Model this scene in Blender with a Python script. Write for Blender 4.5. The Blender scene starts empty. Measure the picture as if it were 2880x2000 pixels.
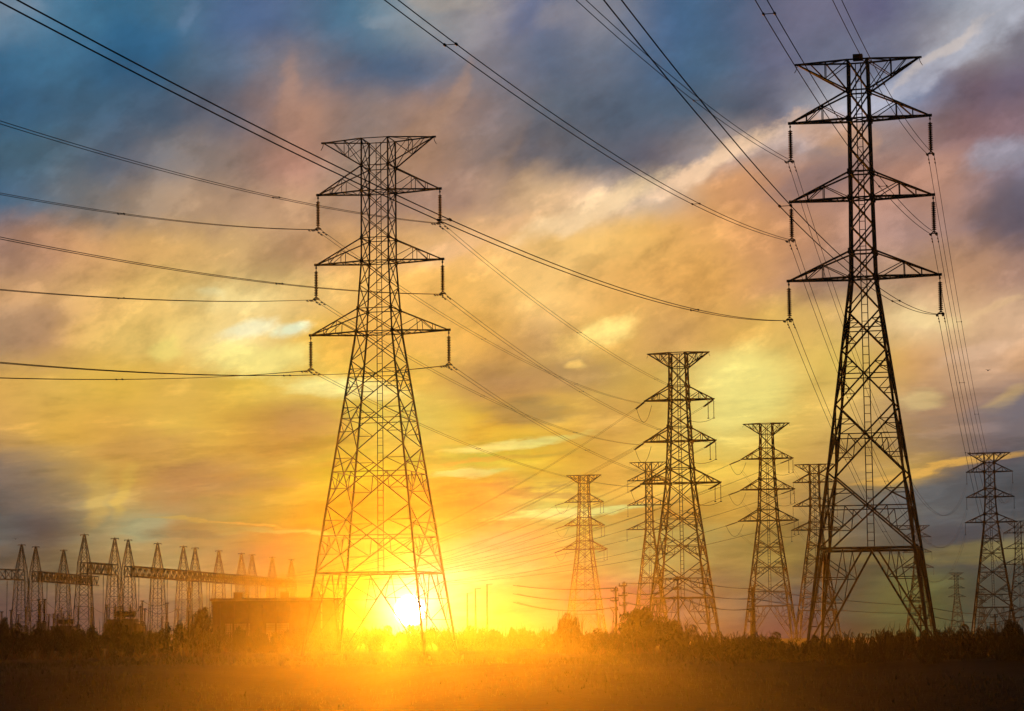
import bpy, math, random
from mathutils import Vector, Matrix

# ------------------------------------------------------------------ camera, world, sun, exposure
C = bpy.context.scene
COL = C.collection
R = math.radians
F_PX, CX, CY = 7000.0, 1440.0, 1000.0        # focal length and centre, in pixels of the 2880 x 2000 photograph
HOR, ROLL, CAM_H = 1785.0, 0.011, 2.2
PITCH = math.atan((HOR - CY) / F_PX)
fwd = Vector((0, math.cos(PITCH), math.sin(PITCH)))
up0 = Vector((0, -math.sin(PITCH), math.cos(PITCH)))
rt0 = Vector((1, 0, 0))
cam_r = math.cos(ROLL) * rt0 - math.sin(ROLL) * up0
cam_u = math.sin(ROLL) * rt0 + math.cos(ROLL) * up0
CAM = Vector((0, 0, CAM_H))
cd = bpy.data.cameras.new('camera')
cam = bpy.data.objects.new('camera', cd)
COL.objects.link(cam)
cd.sensor_width = 36.0
cd.lens = 36.0 * F_PX / 2880.0
cd.clip_start, cd.clip_end = 0.5, 6000
m = Matrix.Identity(4)
for i, v in enumerate((cam_r, cam_u, -fwd)):
    m[0][i], m[1][i], m[2][i] = v
m[0][3], m[1][3], m[2][3] = CAM
cam.matrix_world = m
C.camera = cam

SUN_PX = (1153.0, 1717.0)                      # where the sun's disc stands
def ray(px, py):
    return fwd + cam_r * ((px - CX) / F_PX) + cam_u * ((CY - py) / F_PX)
def at(px, py, D):
    d = ray(px, py)
    return CAM + d * (D / d.y)
S = 2880.0 / 2298.0
def at2(x, y, D):
    return at(x * S, y * S, D)
def gx(px, D):                                 # ground x below pixel column px at distance D
    return at(px, HOR - ROLL * (px - CX), D).x

C.render.engine = 'CYCLES'
C.view_settings.view_transform = 'Standard'
C.view_settings.look = 'None'
C.view_settings.exposure = 0.0
C.view_settings.gamma = 1.0
C.cycles.use_denoising = True
C.cycles.max_bounces = 6
C.cycles.volume_bounces = 0
C.cycles.transparent_max_bounces = 8
C.cycles.sample_clamp_indirect = 4.0

sd = ray(*SUN_PX).normalized()
SUN_AZ, SUN_EL = math.atan2(sd.x, sd.y), math.asin(sd.z)
LAMP_EL = SUN_EL + R(0.35)
sl = bpy.data.lights.new('sun', 'SUN')
sl.energy = 3.0
sl.color = (1.0, 0.29, 0.008)
sl.angle = R(0.5)
so = bpy.data.objects.new('sun', sl)
COL.objects.link(so)
ld = Vector((math.sin(SUN_AZ) * math.cos(LAMP_EL), math.cos(SUN_AZ) * math.cos(LAMP_EL), math.sin(LAMP_EL)))
so.rotation_euler = (-ld).to_track_quat('-Z', 'Y').to_euler()
so.location = ld * 500

# sky colours by direction: rows of elevation, columns of azimuth (sRGB), clouds lit by the low sun
ROW_Y = [60, 185, 312, 437, 562, 687, 812, 937, 1062, 1187, 1312, 1437, 1562, 1687, 1785]
SKY = __import__('json').loads('''[[[0.128,0.2039,0.2831],[0.0754,0.1833,0.2918],[0.0389,0.1344,0.2384],[0.0655,0.1487,0.2423],[0.0783,0.1388,0.2623],[0.0848,0.1388,0.2307],[0.0915,0.1787,0.2623],[0.2562,0.2807,0.305],[0.2771,0.2598,0.2831],[0.1499,0.169,0.2542],[0.2172,0.2208,0.2623],[0.086,0.14,0.2423],[0.0655,0.1262,0.2232],[0.1226,0.1317,0.2051],[0.1511,0.1487,0.2232],[0.1238,0.1262,0.2051],[0.3013,0.3266,0.3916],[0.3726,0.375,0.4287]],[[0.0449,0.1429,0.2542],[0.0513,0.1547,0.2664],[0.0321,0.1046,0.1981],[0.0593,0.1171,0.1845],[0.1149,0.1535,0.2232],[0.2159,0.1787,0.1878],[0.0903,0.1304,0.2051],[0.1202,0.1535,0.2232],[0.2147,0.2014,0.2307],[0.1189,0.1475,0.2159],[0.134,0.1596,0.2159],[0.0689,0.125,0.2159],[0.0701,0.125,0.2051],[0.1161,0.125,0.1946],[0.1352,0.1475,0.2159],[0.183,0.1866,0.2542],[0.3479,0.3266,0.3515],[0.1842,0.1702,0.2051]],[[0.0362,0.112,0.2051],[0.0472,0.1171,0.1946],[0.0505,0.1046,0.1683],[0.0823,0.1108,0.159],[0.1781,0.1523,0.1714],[0.4028,0.2271,0.162],[0.2525,0.1842,0.162],[0.3418,0.2196,0.1714],[0.2513,0.1842,0.1714],[0.1378,0.1523,0.1878],[0.0925,0.1238,0.1746],[0.0802,0.1223,0.1812],[0.0891,0.125,0.1812],[0.1642,0.169,0.2232],[0.3947,0.3995,0.4564],[0.2538,0.3026,0.4287],[0.1666,0.1262,0.162],[0.1523,0.1209,0.1714]],[[0.0527,0.1171,0.1746],[0.0657,0.1171,0.162],[0.1073,0.1292,0.1683],[0.1894,0.1678,0.162],[0.2916,0.2002,0.162],[0.414,0.2184,0.1559],[0.3131,0.2184,0.162],[0.3873,0.2259,0.1413],[0.2475,0.183,0.162],[0.1665,0.1511,0.162],[0.1127,0.128,0.162],[0.1499,0.1405,0.1683],[0.3665,0.3013,0.2831],[0.3653,0.2586,0.2232],[0.2977,0.2208,0.2051],[0.2989,0.2027,0.1878],[0.2374,0.14,0.1413],[0.2184,0.14,0.162]],[[0.0665,0.1376,0.2232],[0.1303,0.1584,0.1878],[0.2489,0.2002,0.162],[0.3859,0.2574,0.162],[0.4357,0.2768,0.1714],[0.461,0.2759,0.1547],[0.3796,0.235,0.1547],[0.3538,0.2159,0.1559],[0.434,0.2759,0.1878],[0.695,0.4503,0.2423],[0.6604,0.4503,0.2831],[0.5615,0.4226,0.305],[0.6662,0.3467,0.1559],[0.5037,0.2586,0.1559],[0.3911,0.2196,0.1714],[0.4202,0.2208,0.1559],[0.3959,0.222,0.1714],[0.2172,0.1866,0.2423]],[[0.3629,0.2184,0.1714],[0.5629,0.3001,0.1559],[0.6604,0.3702,0.14],[0.6571,0.3947,0.1413],[0.5805,0.3665,0.1547],[0.5455,0.3169,0.1547],[0.7208,0.3923,0.14],[0.7229,0.419,0.1702],[0.8348,0.4742,0.1702],[0.8788,0.536,0.1866],[0.8871,0.5372,0.1702],[0.8083,0.4491,0.1274],[0.7354,0.3702,0.1274],[0.5615,0.2771,0.1274],[0.4455,0.2386,0.1559],[0.3678,0.2208,0.1812],[0.369,0.2208,0.1812],[0.1818,0.1388,0.1714]],[[0.5296,0.2989,0.1413],[0.5914,0.3455,0.1413],[0.7287,0.4491,0.14],[0.7965,0.5348,0.1702],[0.8275,0.5971,0.222],[0.7788,0.5296,0.1866],[0.8166,0.4691,0.1262],[0.8951,0.4958,0.1262],[0.8523,0.4958,0.14],[0.904,0.5615,0.1866],[0.8249,0.4704,0.14],[0.7965,0.4178,0.1132],[0.7671,0.3935,0.1132],[0.525,0.2771,0.141],[0.3616,0.2184,0.1559],[0.4742,0.2795,0.1714],[0.5064,0.2807,0.1559],[0.369,0.2208,0.1714]],[[0.4063,0.255,0.1413],[0.5197,0.2965,0.1144],[0.757,0.504,0.14],[0.8222,0.5944,0.1866],[0.8391,0.6571,0.261],[0.7459,0.4889,0.1008],[0.7706,0.4264,0.0884],[0.851,0.4806,0.112],[0.7577,0.4243,0.0998],[0.4809,0.2978,0.1132],[0.6824,0.4063,0.101],[0.6304,0.3602,0.1132],[0.6814,0.3908,0.101],[0.7269,0.4479,0.1144],[0.6588,0.4226,0.1559],[0.8174,0.5739,0.2831],[0.706,0.4528,0.2423],[0.671,0.4263,0.2623]],[[0.6857,0.3923,0.0896],[0.7141,0.4443,0.0896],[0.6952,0.4388,0.0691],[0.6345,0.4045,0.079],[0.5928,0.4199,0.0679],[0.6615,0.4909,0.0986],[0.6319,0.4274,0.0667],[0.5986,0.3986,0.0766],[0.3161,0.2192,0.0872],[0.4808,0.3243,0.0884],[0.5012,0.342,0.0884],[0.567,0.3778,0.0896],[0.8222,0.6648,0.2039],[0.757,0.504,0.1262],[0.695,0.4779,0.1132],[0.662,0.3714,0.1274],[0.5984,0.3726,0.2232],[0.5667,0.3241,0.1714]],[[0.6032,0.3381,0.0896],[0.6665,0.3859,0.0691],[0.609,0.3538,0.0691],[0.6392,0.4221,0.0778],[0.4988,0.3185,0.0576],[0.3214,0.2352,0.0667],[0.4404,0.4275,0.0741],[0.4335,0.4452,0.0962],[0.4495,0.3669,0.048],[0.5339,0.3925,0.0576],[0.5046,0.3215,0.0778],[0.6347,0.4199,0.0884],[0.7661,0.6588,0.1866],[0.7065,0.5002,0.1132],[0.6896,0.4479,0.1262],[0.4063,0.255,0.1274],[0.3602,0.2184,0.1413],[0.2098,0.1666,0.1714]],[[0.1707,0.1384,0.1132],[0.3057,0.2216,0.101],[0.4683,0.2935,0.0679],[0.3342,0.2045,0.0778],[0.2648,0.2084,0.0655],[0.2215,0.2594,0.0379],[0.1246,0.2904,0.0273],[0.137,0.2792,0.0479],[0.137,0.3395,0.0527],[0.3422,0.3376,0.0391],[0.4639,0.3133,0.0576],[0.678,0.4685,0.0884],[0.6149,0.4264,0.0679],[0.609,0.3813,0.079],[0.476,0.2928,0.0896],[0.4869,0.2965,0.0704],[0.1654,0.1202,0.1022],[0.1113,0.1096,0.1221]],[[0.074,0.1017,0.1058],[0.0827,0.0995,0.0896],[0.2811,0.2839,0.1388],[0.2484,0.2238,0.0986],[0.191,0.2234,0.0643],[0.1246,0.1548,0.0222],[0.137,0.0728,0.0112],[0.1434,0.0772,0.021],[0.137,0.0728,0.0395],[0.137,0.3255,0.0937],[0.3315,0.2963,0.0655],[0.4845,0.3057,0.0588],[0.532,0.3324,0.0588],[0.4531,0.277,0.0691],[0.1713,0.1398,0.079],[0.107,0.1112,0.0906],[0.0865,0.0985,0.1022],[0.0733,0.086,0.0976]],[[0.1106,0.0953,0.0691],[0.1345,0.122,0.0691],[0.2389,0.1984,0.0884],[0.2102,0.2163,0.0974],[0.1019,0.1183,0.0631],[0.1307,0.0564,0.0318],[0.1434,0.0728,0.0333],[0.15,0.0967,0.0953],[0.15,0.1074,0.1654],[0.1434,0.2053,0.0889],[0.1577,0.236,0.0836],[0.2383,0.2755,0.086],[0.2513,0.2223,0.0679],[0.1904,0.1557,0.044],[0.1238,0.1083,0.06],[0.081,0.0842,0.0691],[0.0655,0.0705,0.0762],[0.105,0.095,0.0612]],[[0.0893,0.0641,0.06],[0.0871,0.0608,0.06],[0.13,0.0921,0.0679],[0.0811,0.082,0.0576],[0.1145,0.1041,0.0321],[0.137,0.0564,0.0065],[0.15,0.0967,0.027],[0.15,0.1434,0.5387],[0.15,0.1129,0.1535],[0.1434,0.0772,0.0831],[0.1307,0.0527,0.0705],[0.0866,0.0704,0.0655],[0.0948,0.0903,0.0576],[0.0347,0.0531,0.0588],[0.0446,0.0629,0.044],[0.0982,0.1113,0.037],[0.0584,0.0681,0.044],[0.056,0.0631,0.0529]],[[0.0625,0.0487,0.0485],[0.0724,0.0481,0.0485],[0.1241,0.0802,0.0554],[0.0665,0.0679,0.0461],[0.0809,0.0703,0.027],[0.1074,0.0444,0.0055],[0.1246,0.0772,0.0108],[0.1434,0.1074,0.2585],[0.1307,0.0896,0.1086],[0.1129,0.0611,0.0599],[0.103,0.0418,0.0539],[0.0685,0.0455,0.0529],[0.0444,0.0458,0.0461],[0.0243,0.0245,0.0473],[0.0172,0.0421,0.0357],[0.0472,0.0798,0.0307],[0.0358,0.0514,0.0357],[0.042,0.0493,0.0437]]]''')

W = bpy.data.worlds.new('World')
C.world = W
W.use_nodes = True
nt = W.node_tree
nt.nodes.clear()
N = nt.nodes.new
def L(a, b):
    nt.links.new(a, b)
def math_n(op, a, b=None, c=None):
    n = N('ShaderNodeMath'); n.operation = op
    for i, v in enumerate((a, b, c)):
        if v is None: continue
        if isinstance(v, (int, float)): n.inputs[i].default_value = v
        else: L(v, n.inputs[i])
    return n.outputs[0]
def vmath(op, a, b=None, scale=None):
    n = N('ShaderNodeVectorMath'); n.operation = op
    for i, v in enumerate((a, b)):
        if v is None: continue
        if isinstance(v, (tuple, list)): n.inputs[i].default_value = v
        else: L(v, n.inputs[i])
    if scale is not None:
        if isinstance(scale, (int, float)): n.inputs['Scale'].default_value = scale
        else: L(scale, n.inputs['Scale'])
    return n.outputs['Value'] if op in ('LENGTH', 'DOT_PRODUCT', 'DISTANCE') else n.outputs[0]
def maprange(v, a, b, c, d, kind='SMOOTHSTEP'):
    n = N('ShaderNodeMapRange'); n.interpolation_type = kind; n.clamp = True
    L(v, n.inputs['Value'])
    for k, x in zip(('From Min', 'From Max', 'To Min', 'To Max'), (a, b, c, d)): n.inputs[k].default_value = x
    return n.outputs['Result']
def noise(vec, scale, detail=4, rough=0.55, out='Fac', dist=0.0):
    n = N('ShaderNodeTexNoise'); n.noise_dimensions = '3D'
    L(vec, n.inputs['Vector'])
    n.inputs['Scale'].default_value = scale; n.inputs['Detail'].default_value = detail
    n.inputs['Roughness'].default_value = rough; n.inputs['Distortion'].default_value = dist
    return n.outputs[out]
def mapping(vec, loc=(0, 0, 0), rot=0.0, sc=(1, 1, 1), kind='POINT'):
    n = N('ShaderNodeMapping'); n.vector_type = kind
    L(vec, n.inputs['Vector'])
    n.inputs['Location'].default_value = loc; n.inputs['Rotation'].default_value = (0, 0, rot); n.inputs['Scale'].default_value = sc
    return n.outputs[0]
def mixc(f, a, b, mode='MIX'):
    n = N('ShaderNodeMix'); n.data_type = 'RGBA'; n.blend_type = mode; n.clamp_factor = True
    for s, v in ((n.inputs[0], f), (n.inputs[6], a), (n.inputs[7], b)):
        if isinstance(v, (int, float)): s.default_value = v
        elif isinstance(v, (tuple, list)): s.default_value = (*v, 1) if len(v) == 3 else v
        else: L(v, s)
    return n.outputs[2]
tc = N('ShaderNodeTexCoord')
sep = N('ShaderNodeSeparateXYZ'); L(tc.outputs['Generated'], sep.inputs[0])
az = math_n('ARCTAN2', sep.outputs[0], sep.outputs[1])
el = math_n('ARCSINE', sep.outputs[2])
# sky plane in thousandths of 1/7 radian: x = azimuth, y = elevation
sx = math_n('MULTIPLY', az, 7.0)
sy = math_n('MULTIPLY', math_n('SUBTRACT', el, math_n('MULTIPLY', az, ROLL)), 7.0)
cv = N('ShaderNodeCombineXYZ'); L(sx, cv.inputs[0]); L(sy, cv.inputs[1])
V = cv.outputs[0]
# cloud grain: wisps drawn out along the cloud deck, flatter towards the horizon
def streak(rot, stretch, loc=(0, 0, 0)):
    return mapping(V, loc, R(rot), (1.0, 1.0 / stretch, 1), 'TEXTURE')
hi_f = maprange(sy, 0.45, 0.95, 0, 1)
def both(scale, det, rough, out, k):
    a = noise(streak(24, 1.6, (k, k * .7, 0)), scale, det, rough, out)
    b = noise(streak(3, 4.5, (k * .3, k * 1.7, 0)), scale * 0.75, det, rough, out)
    return mixc(hi_f, b, a) if out == 'Color' else math_n('ADD', math_n('MULTIPLY', a, hi_f), math_n('MULTIPLY', b, math_n('SUBTRACT', 1.0, hi_f)))
w1 = both(2.2, 3, 0.55, 'Color', 1.7)
w2 = both(7.0, 6, 0.62, 'Color', 3.1)
wa = vmath('SCALE', vmath('SUBTRACT', w1, (0.5, 0.5, 0.5)), scale=0.14)
wb = vmath('SCALE', vmath('SUBTRACT', w2, (0.5, 0.5, 0.5)), scale=0.07)
VW = vmath('ADD', V, vmath('ADD', wa, wb))
sw = N('ShaderNodeSeparateXYZ'); L(VW, sw.inputs[0])
u01 = maprange(sw.outputs[0], -1.44, 1.44, 0.0, 1.0, 'LINEAR')
rows = []
for i, row in enumerate(SKY):
    r = N('ShaderNodeValToRGB'); r.color_ramp.interpolation = 'CARDINAL'
    els = r.color_ramp.elements
    while len(els) < len(row): els.new(0.5)
    for k, c in enumerate(row):
        els[k].position = k / (len(row) - 1)
        els[k].color = (c[0], c[1], c[2], 1)
    L(u01, r.inputs[0])
    rows.append(r.outputs[0])
col = rows[-1]
for i in range(len(rows) - 2, -1, -1):
    f = maprange(sw.outputs[1], (HOR - ROW_Y[i + 1]) / 1000, (HOR - ROW_Y[i]) / 1000, 0, 1, 'SMOOTHSTEP')
    col = mixc(f, col, rows[i])
# separate clouds: (x, y of the photo's 2298-wide view, half length, half height, tilt, linear colour, strength, ragged edge)
g_fine = both(11.0, 8, 0.66, 'Fac', 5.3)
g_mid = both(4.5, 6, 0.6, 'Fac', 9.1)
CLOUDS = [(1050, 540, 220, 42, 22, (0.7965, 0.4742, 0.2411), 0.6, 1.2),
    (1330, 470, 260, 40, 22, (0.9352, 0.6723, 0.3763), 0.75, 1.2),
    (1620, 375, 240, 34, 26, (0.945, 0.6408, 0.402), 0.8, 1.2),
    (1800, 310, 130, 40, 25, (0.6723, 0.5125, 0.4564), 0.5, 1),
    (2030, 235, 280, 40, 28, (0.4791, 0.4827, 0.5776), 0.7, 1.0),
    (2230, 110, 200, 60, 28, (0.425, 0.444, 0.5149), 0.6, 1),
    (2120, 170, 170, 14, 30, (0.6759, 0.5764, 0.5149), 0.6, 1),
    (1880, 335, 110, 55, -30, (0.6032, 0.3253, 0.1714), 0.6, 1.2),
    (1840, 440, 130, 40, 10, (0.1781, 0.1376, 0.1559), 0.5, 1),
    (2260, 400, 110, 45, 15, (0.3229, 0.3266, 0.402), 0.6, 1),
    (2290, 520, 120, 60, 15, (0.1352, 0.1197, 0.162), 0.5, 1),
    (470, 640, 45, 16, -5, (0.9171, 0.8186, 0.4275), 0.8, 0.8),
    (510, 650, 130, 45, 0, (0.8974, 0.7183, 0.3038), 0.6, 1),
    (550, 718, 80, 28, 22, (0.8779, 0.8359, 0.5137), 0.9, 1.0),
    (640, 720, 55, 25, 8, (0.7568, 0.8489, 0.5764), 0.9, 1),
    (370, 775, 45, 38, 0, (0.8222, 0.6996, 0.1866), 0.6, 1.2),
    (580, 790, 150, 50, 0, (0.8205, 0.7478, 0.2411), 0.75, 1.3),
    (770, 865, 170, 34, -8, (0.7489, 0.743, 0.2795), 0.85, 1.2),
    (1240, 850, 190, 60, 10, (0.287, 0.1903, 0.0998), 0.6, 0.9),
    (1180, 925, 130, 38, 0, (0.0902, 0.1164, 0.0872), 0.6, 0.9),
    (1360, 740, 72, 38, 10, (0.9062, 0.6676, 0.2039), 1.0, 0.9),
    (1290, 770, 60, 22, -15, (0.7382, 0.4869, 0.14), 0.6, 1),
    (1300, 820, 35, 14, 0, (0.7621, 0.5115, 0.1393), 0.8, 0.9),
    (225, 1090, 95, 34, 75, (0.5012, 0.3573, 0.0896), 0.5, 0.5),
    (285, 1075, 80, 22, 70, (0.5169, 0.3737, 0.0738), 0.5, 0.6),
    (60, 730, 110, 70, 0, (0.408, 0.2469, 0.1413), 0.6, 0.8),
    (1690, 880, 130, 110, 0, (0.8275, 0.7396, 0.222), 0.7, 0.5),
    (2070, 745, 100, 28, -8, (0.8592, 0.6408, 0.305), 0.7, 1),
    (2200, 815, 120, 22, 20, (0.742, 0.4815, 0.305), 0.6, 1),
    (2230, 720, 110, 16, 12, (0.7828, 0.5125, 0.2623), 0.5, 1),
    (2250, 930, 60, 22, 25, (0.7779, 0.5113, 0.1559), 0.5, 1),
    (2060, 930, 60, 30, 0, (0.7322, 0.5397, 0.2232), 0.6, 1),
    (2260, 960, 110, 50, 15, (0.1425, 0.1364, 0.162), 0.6, 1),
    (2100, 1010, 170, 45, 12, (0.2381, 0.1642, 0.1274), 0.5, 1),
    (2150, 1130, 260, 60, 8, (0.0743, 0.0891, 0.1022), 0.7, 0.8),
    (2130, 1065, 220, 13, 9, (0.7269, 0.3947, 0.0802), 0.85, 0.6),
    (1980, 1090, 120, 14, 9, (0.6792, 0.3911, 0.0896), 0.6, 0.7),
    (2150, 1210, 160, 30, -5, (0.0502, 0.0619, 0.0802), 0.5, 0.9),
    (2180, 1270, 170, 32, -4, (0.2302, 0.1861, 0.0423), 0.5, 0.8),
    (1980, 1270, 120, 22, 0, (0.2502, 0.2071, 0.0566), 0.5, 0.8),
    (1050, 1075, 110, 10, 0, (0.15, 0.4482, 0.1769), 0.9, 1),
    (1150, 1000, 180, 16, 5, (0.4982, 0.6489, 0.2184), 0.8, 1),
    (1300, 1150, 200, 14, 3, (0.4349, 0.6066, 0.2172), 0.9, 1.1),
    (1150, 1040, 200, 12, 3, (0.2309, 0.242, 0.0456), 0.6, 1),
    (1180, 1100, 180, 10, 0, (0.1129, 0.1135, 0.0527), 0.6, 1),
    (1450, 1120, 120, 12, 4, (0.4203, 0.2754, 0.0667), 0.5, 1),
    (330, 1165, 80, 40, 0, (0.1799, 0.3154, 0.2027), 0.6, 1.1),
    (480, 1160, 200, 7, -6, (0.3533, 0.3077, 0.0754), 0.7, 1),
    (430, 1185, 150, 8, -5, (0.0996, 0.1415, 0.086), 0.5, 1),
    (640, 1190, 160, 9, -4, (0.1307, 0.2335, 0.1035), 0.6, 1),
    (330, 980, 160, 30, 5, (0.4768, 0.264, 0.079), 0.5, 1),
    (700, 940, 90, 35, -5, (0.3167, 0.2124, 0.0754), 0.6, 0.9),
    (560, 1060, 120, 30, 0, (0.1516, 0.153, 0.0754), 0.5, 0.9),
    (30, 20, 90, 30, 0, (0.1842, 0.2411, 0.305), 0.5, 1),
    (420, 20, 60, 20, 70, (0.1511, 0.2411, 0.3763), 0.4, 1),
    (330, 90, 110, 80, 0, (0.0171, 0.1132, 0.2423), 0.5, 0.7),
    (1000, 15, 130, 30, 0, (0.3702, 0.3253, 0.2831), 0.6, 1),
    (870, 60, 70, 15, 0, (0.2172, 0.2598, 0.305), 0.5, 1),
    (1250, 40, 60, 50, 0, (0.2562, 0.2399, 0.2623), 0.5, 1),
    (1180, 30, 80, 40, 70, (0.1084, 0.1388, 0.2423), 0.5, 0.8),
    (640, 220, 120, 32, 80, (0.4367, 0.2505, 0.1812), 0.6, 0.7),
    (1020, 230, 120, 28, 65, (0.4028, 0.2505, 0.1812), 0.6, 0.7),
    (950, 290, 110, 40, 55, (0.4016, 0.2386, 0.15), 0.5, 0.7),
    (1150, 380, 110, 30, 55, (0.2874, 0.199, 0.1559), 0.5, 0.7),
    (1200, 330, 110, 30, 55, (0.0923, 0.1173, 0.162), 0.5, 0.8)]
for (bx, by, ax, ay, tilt, c, st, rag) in CLOUDS:
    q_ = N('ShaderNodeVectorMath'); q_.operation = 'MULTIPLY_ADD'          # one cloud after another, so that the shader keeps few values at a time
    L(col, q_.inputs[0]); q_.inputs[1].default_value = (1e-9, 1e-9, 1e-9); L(VW, q_.inputs[2])
    n = N('ShaderNodeMapping'); n.vector_type = 'TEXTURE'; L(q_.outputs[0], n.inputs['Vector'])
    n.inputs['Location'].default_value = ((bx * S - CX) / 1000, (HOR - by * S) / 1000, 0)
    n.inputs['Rotation'].default_value = (0, 0, R(tilt)); n.inputs['Scale'].default_value = (ax * S / 1000, ay * S / 1000, 1)
    d = vmath('LENGTH', n.outputs[0])
    if rag:
        d = math_n('ADD', d, math_n('MULTIPLY', math_n('SUBTRACT', 0.5, g_fine), rag))
    f = maprange(d, 1.12, 0.3, 0, st)
    col = mixc(f, col, c)
# light and dark grain over all the cloud
gr = math_n('ADD', math_n('MULTIPLY', math_n('SUBTRACT', g_fine, 0.5), 0.34), math_n('MULTIPLY', math_n('SUBTRACT', g_mid, 0.5), 0.5))
# broken cloud: lit edges and shaded cores
g_edge = both(3.3, 9, 0.6, 'Fac', 13.7)
lit = maprange(g_edge, 0.52, 0.63, 0.0, 0.28)
core = maprange(g_edge, 0.36, 0.50, 0.22, 0.0)
lower = maprange(sy, 1.75, 1.15, 0.35, 1.0)
gm = math_n('ADD', math_n('ADD', gr, 1.0), math_n('MULTIPLY', lower, math_n('SUBTRACT', lit, core)))
col = vmath('SCALE', col, scale=gm)
# clear dusk sky away from the lit clouds
sky = N('ShaderNodeTexSky'); sky.sky_type = 'NISHITA'; sky.sun_disc = False
sky.sun_elevation = SUN_EL; sky.sun_rotation = SUN_AZ; sky.air_density = 1.0; sky.dust_density = 2.0
base = vmath('SCALE', sky.outputs[0], scale=0.05)
away = math_n('MULTIPLY', maprange(math_n('ABSOLUTE', az), 0.24, 0.5, 1, 0), maprange(el, 0.27, 0.42, 1, 0))
col = mixc(away, base, col)
# the sun's disc and the bright air close around it
vs = ((SUN_PX[0] - CX) / 1000, (HOR - SUN_PX[1] + 0.0) / 1000 + ROLL * 0, 0)
vs = (SUN_AZ * 7, (SUN_EL - SUN_AZ * ROLL) * 7, 0)
ds = vmath('DISTANCE', V, vs)
disc = maprange(ds, 0.046, 0.030, 0, 14.0)
halo1 = math_n('MULTIPLY', math_n('EXPONENT', math_n('MULTIPLY', math_n('POWER', math_n('DIVIDE', ds, 0.062), 2.0), -1.0)), 1.2)
halo2 = math_n('MULTIPLY', math_n('EXPONENT', math_n('MULTIPLY', math_n('DIVIDE', ds, 0.10), -1.0)), 0.25)
sunc = vmath('ADD', vmath('SCALE', (1, 0.95, 0.8), scale=disc), vmath('ADD', vmath('SCALE', (1.0, 0.9, 0.6), scale=halo1), vmath('SCALE', (1.0, 0.62, 0.18), scale=halo2)))
col = vmath('ADD', col, sunc)
bg = N('ShaderNodeBackground'); L(col, bg.inputs['Color']); bg.inputs['Strength'].default_value = 1.0
wo = N('ShaderNodeOutputWorld'); L(bg.outputs[0], wo.inputs['Surface'])
W.cycles.sampling_method = 'MANUAL'
W.cycles.sample_map_resolution = 1024

# ------------------------------------------------------------------ helpers
rnd = random.Random(11)
def mat(name, color, rough=0.6, metal=0.0, var=0.25, scale=3.0, spec=0.3, bump=0.0, trans=0.0):
    mt = bpy.data.materials.new(name); mt.use_nodes = True
    t = mt.node_tree; p = t.nodes['Principled BSDF']
    tx = t.nodes.new('ShaderNodeTexCoord'); nz = t.nodes.new('ShaderNodeTexNoise')
    nz.inputs['Scale'].default_value = scale; nz.inputs['Detail'].default_value = 5
    t.links.new(tx.outputs['Object'], nz.inputs['Vector'])
    rp = t.nodes.new('ShaderNodeValToRGB')
    rp.color_ramp.elements[0].position = 0.3; rp.color_ramp.elements[1].position = 0.7
    rp.color_ramp.elements[0].color = (*[c * (1 - var) for c in color], 1)
    rp.color_ramp.elements[1].color = (*[c * (1 + var) for c in color], 1)
    t.links.new(nz.outputs['Fac'], rp.inputs[0]); t.links.new(rp.outputs[0], p.inputs['Base Color'])
    p.inputs['Roughness'].default_value = rough; p.inputs['Metallic'].default_value = metal
    p.inputs['Specular IOR Level'].default_value = spec
    if bump:
        b = t.nodes.new('ShaderNodeBump'); b.inputs['Strength'].default_value = bump
        t.links.new(nz.outputs['Fac'], b.inputs['Height']); t.links.new(b.outputs[0], p.inputs['Normal'])
    if trans:
        tr = t.nodes.new('ShaderNodeBsdfTranslucent'); t.links.new(rp.outputs[0], tr.inputs['Color'])
        mx = t.nodes.new('ShaderNodeMixShader'); mx.inputs[0].default_value = trans
        t.links.new(p.outputs[0], mx.inputs[1]); t.links.new(tr.outputs[0], mx.inputs[2])
        t.links.new(mx.outputs[0], t.nodes['Material Output'].inputs['Surface'])
    return mt
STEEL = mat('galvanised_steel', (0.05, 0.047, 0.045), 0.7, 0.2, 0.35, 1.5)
GLASS = mat('glazed_porcelain', (0.05, 0.035, 0.03), 0.7, 0.0, 0.2, 8)
WIRE = mat('weathered_conductor', (0.03, 0.029, 0.028), 0.95, 0.0, 0.15, 2, spec=0.05)
WOOD = mat('weathered_pole', (0.09, 0.07, 0.055), 0.85, 0.0, 0.35, 6)
LEAF = mat('scrub_leaves', (0.03, 0.034, 0.018), 0.6, 0.0, 0.45, 0.8, trans=0.25)
BARK = mat('scrub_stems', (0.06, 0.045, 0.03), 0.9, 0.0, 0.3, 4)
WALL = mat('dark_metal_cladding', (0.055, 0.048, 0.04), 0.85, 0.0, 0.15, 1.2)
ROOF = mat('sheet_roof', (0.13, 0.12, 0.115), 0.6, 0.2, 0.15, 1.0)
PANE = mat('dark_glass', (0.03, 0.032, 0.035), 0.1, 0.0, 0.1, 1.0)
FEATHER = mat('dark_feathers', (0.03, 0.028, 0.027), 0.8, 0.0, 0.2, 5)

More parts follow.
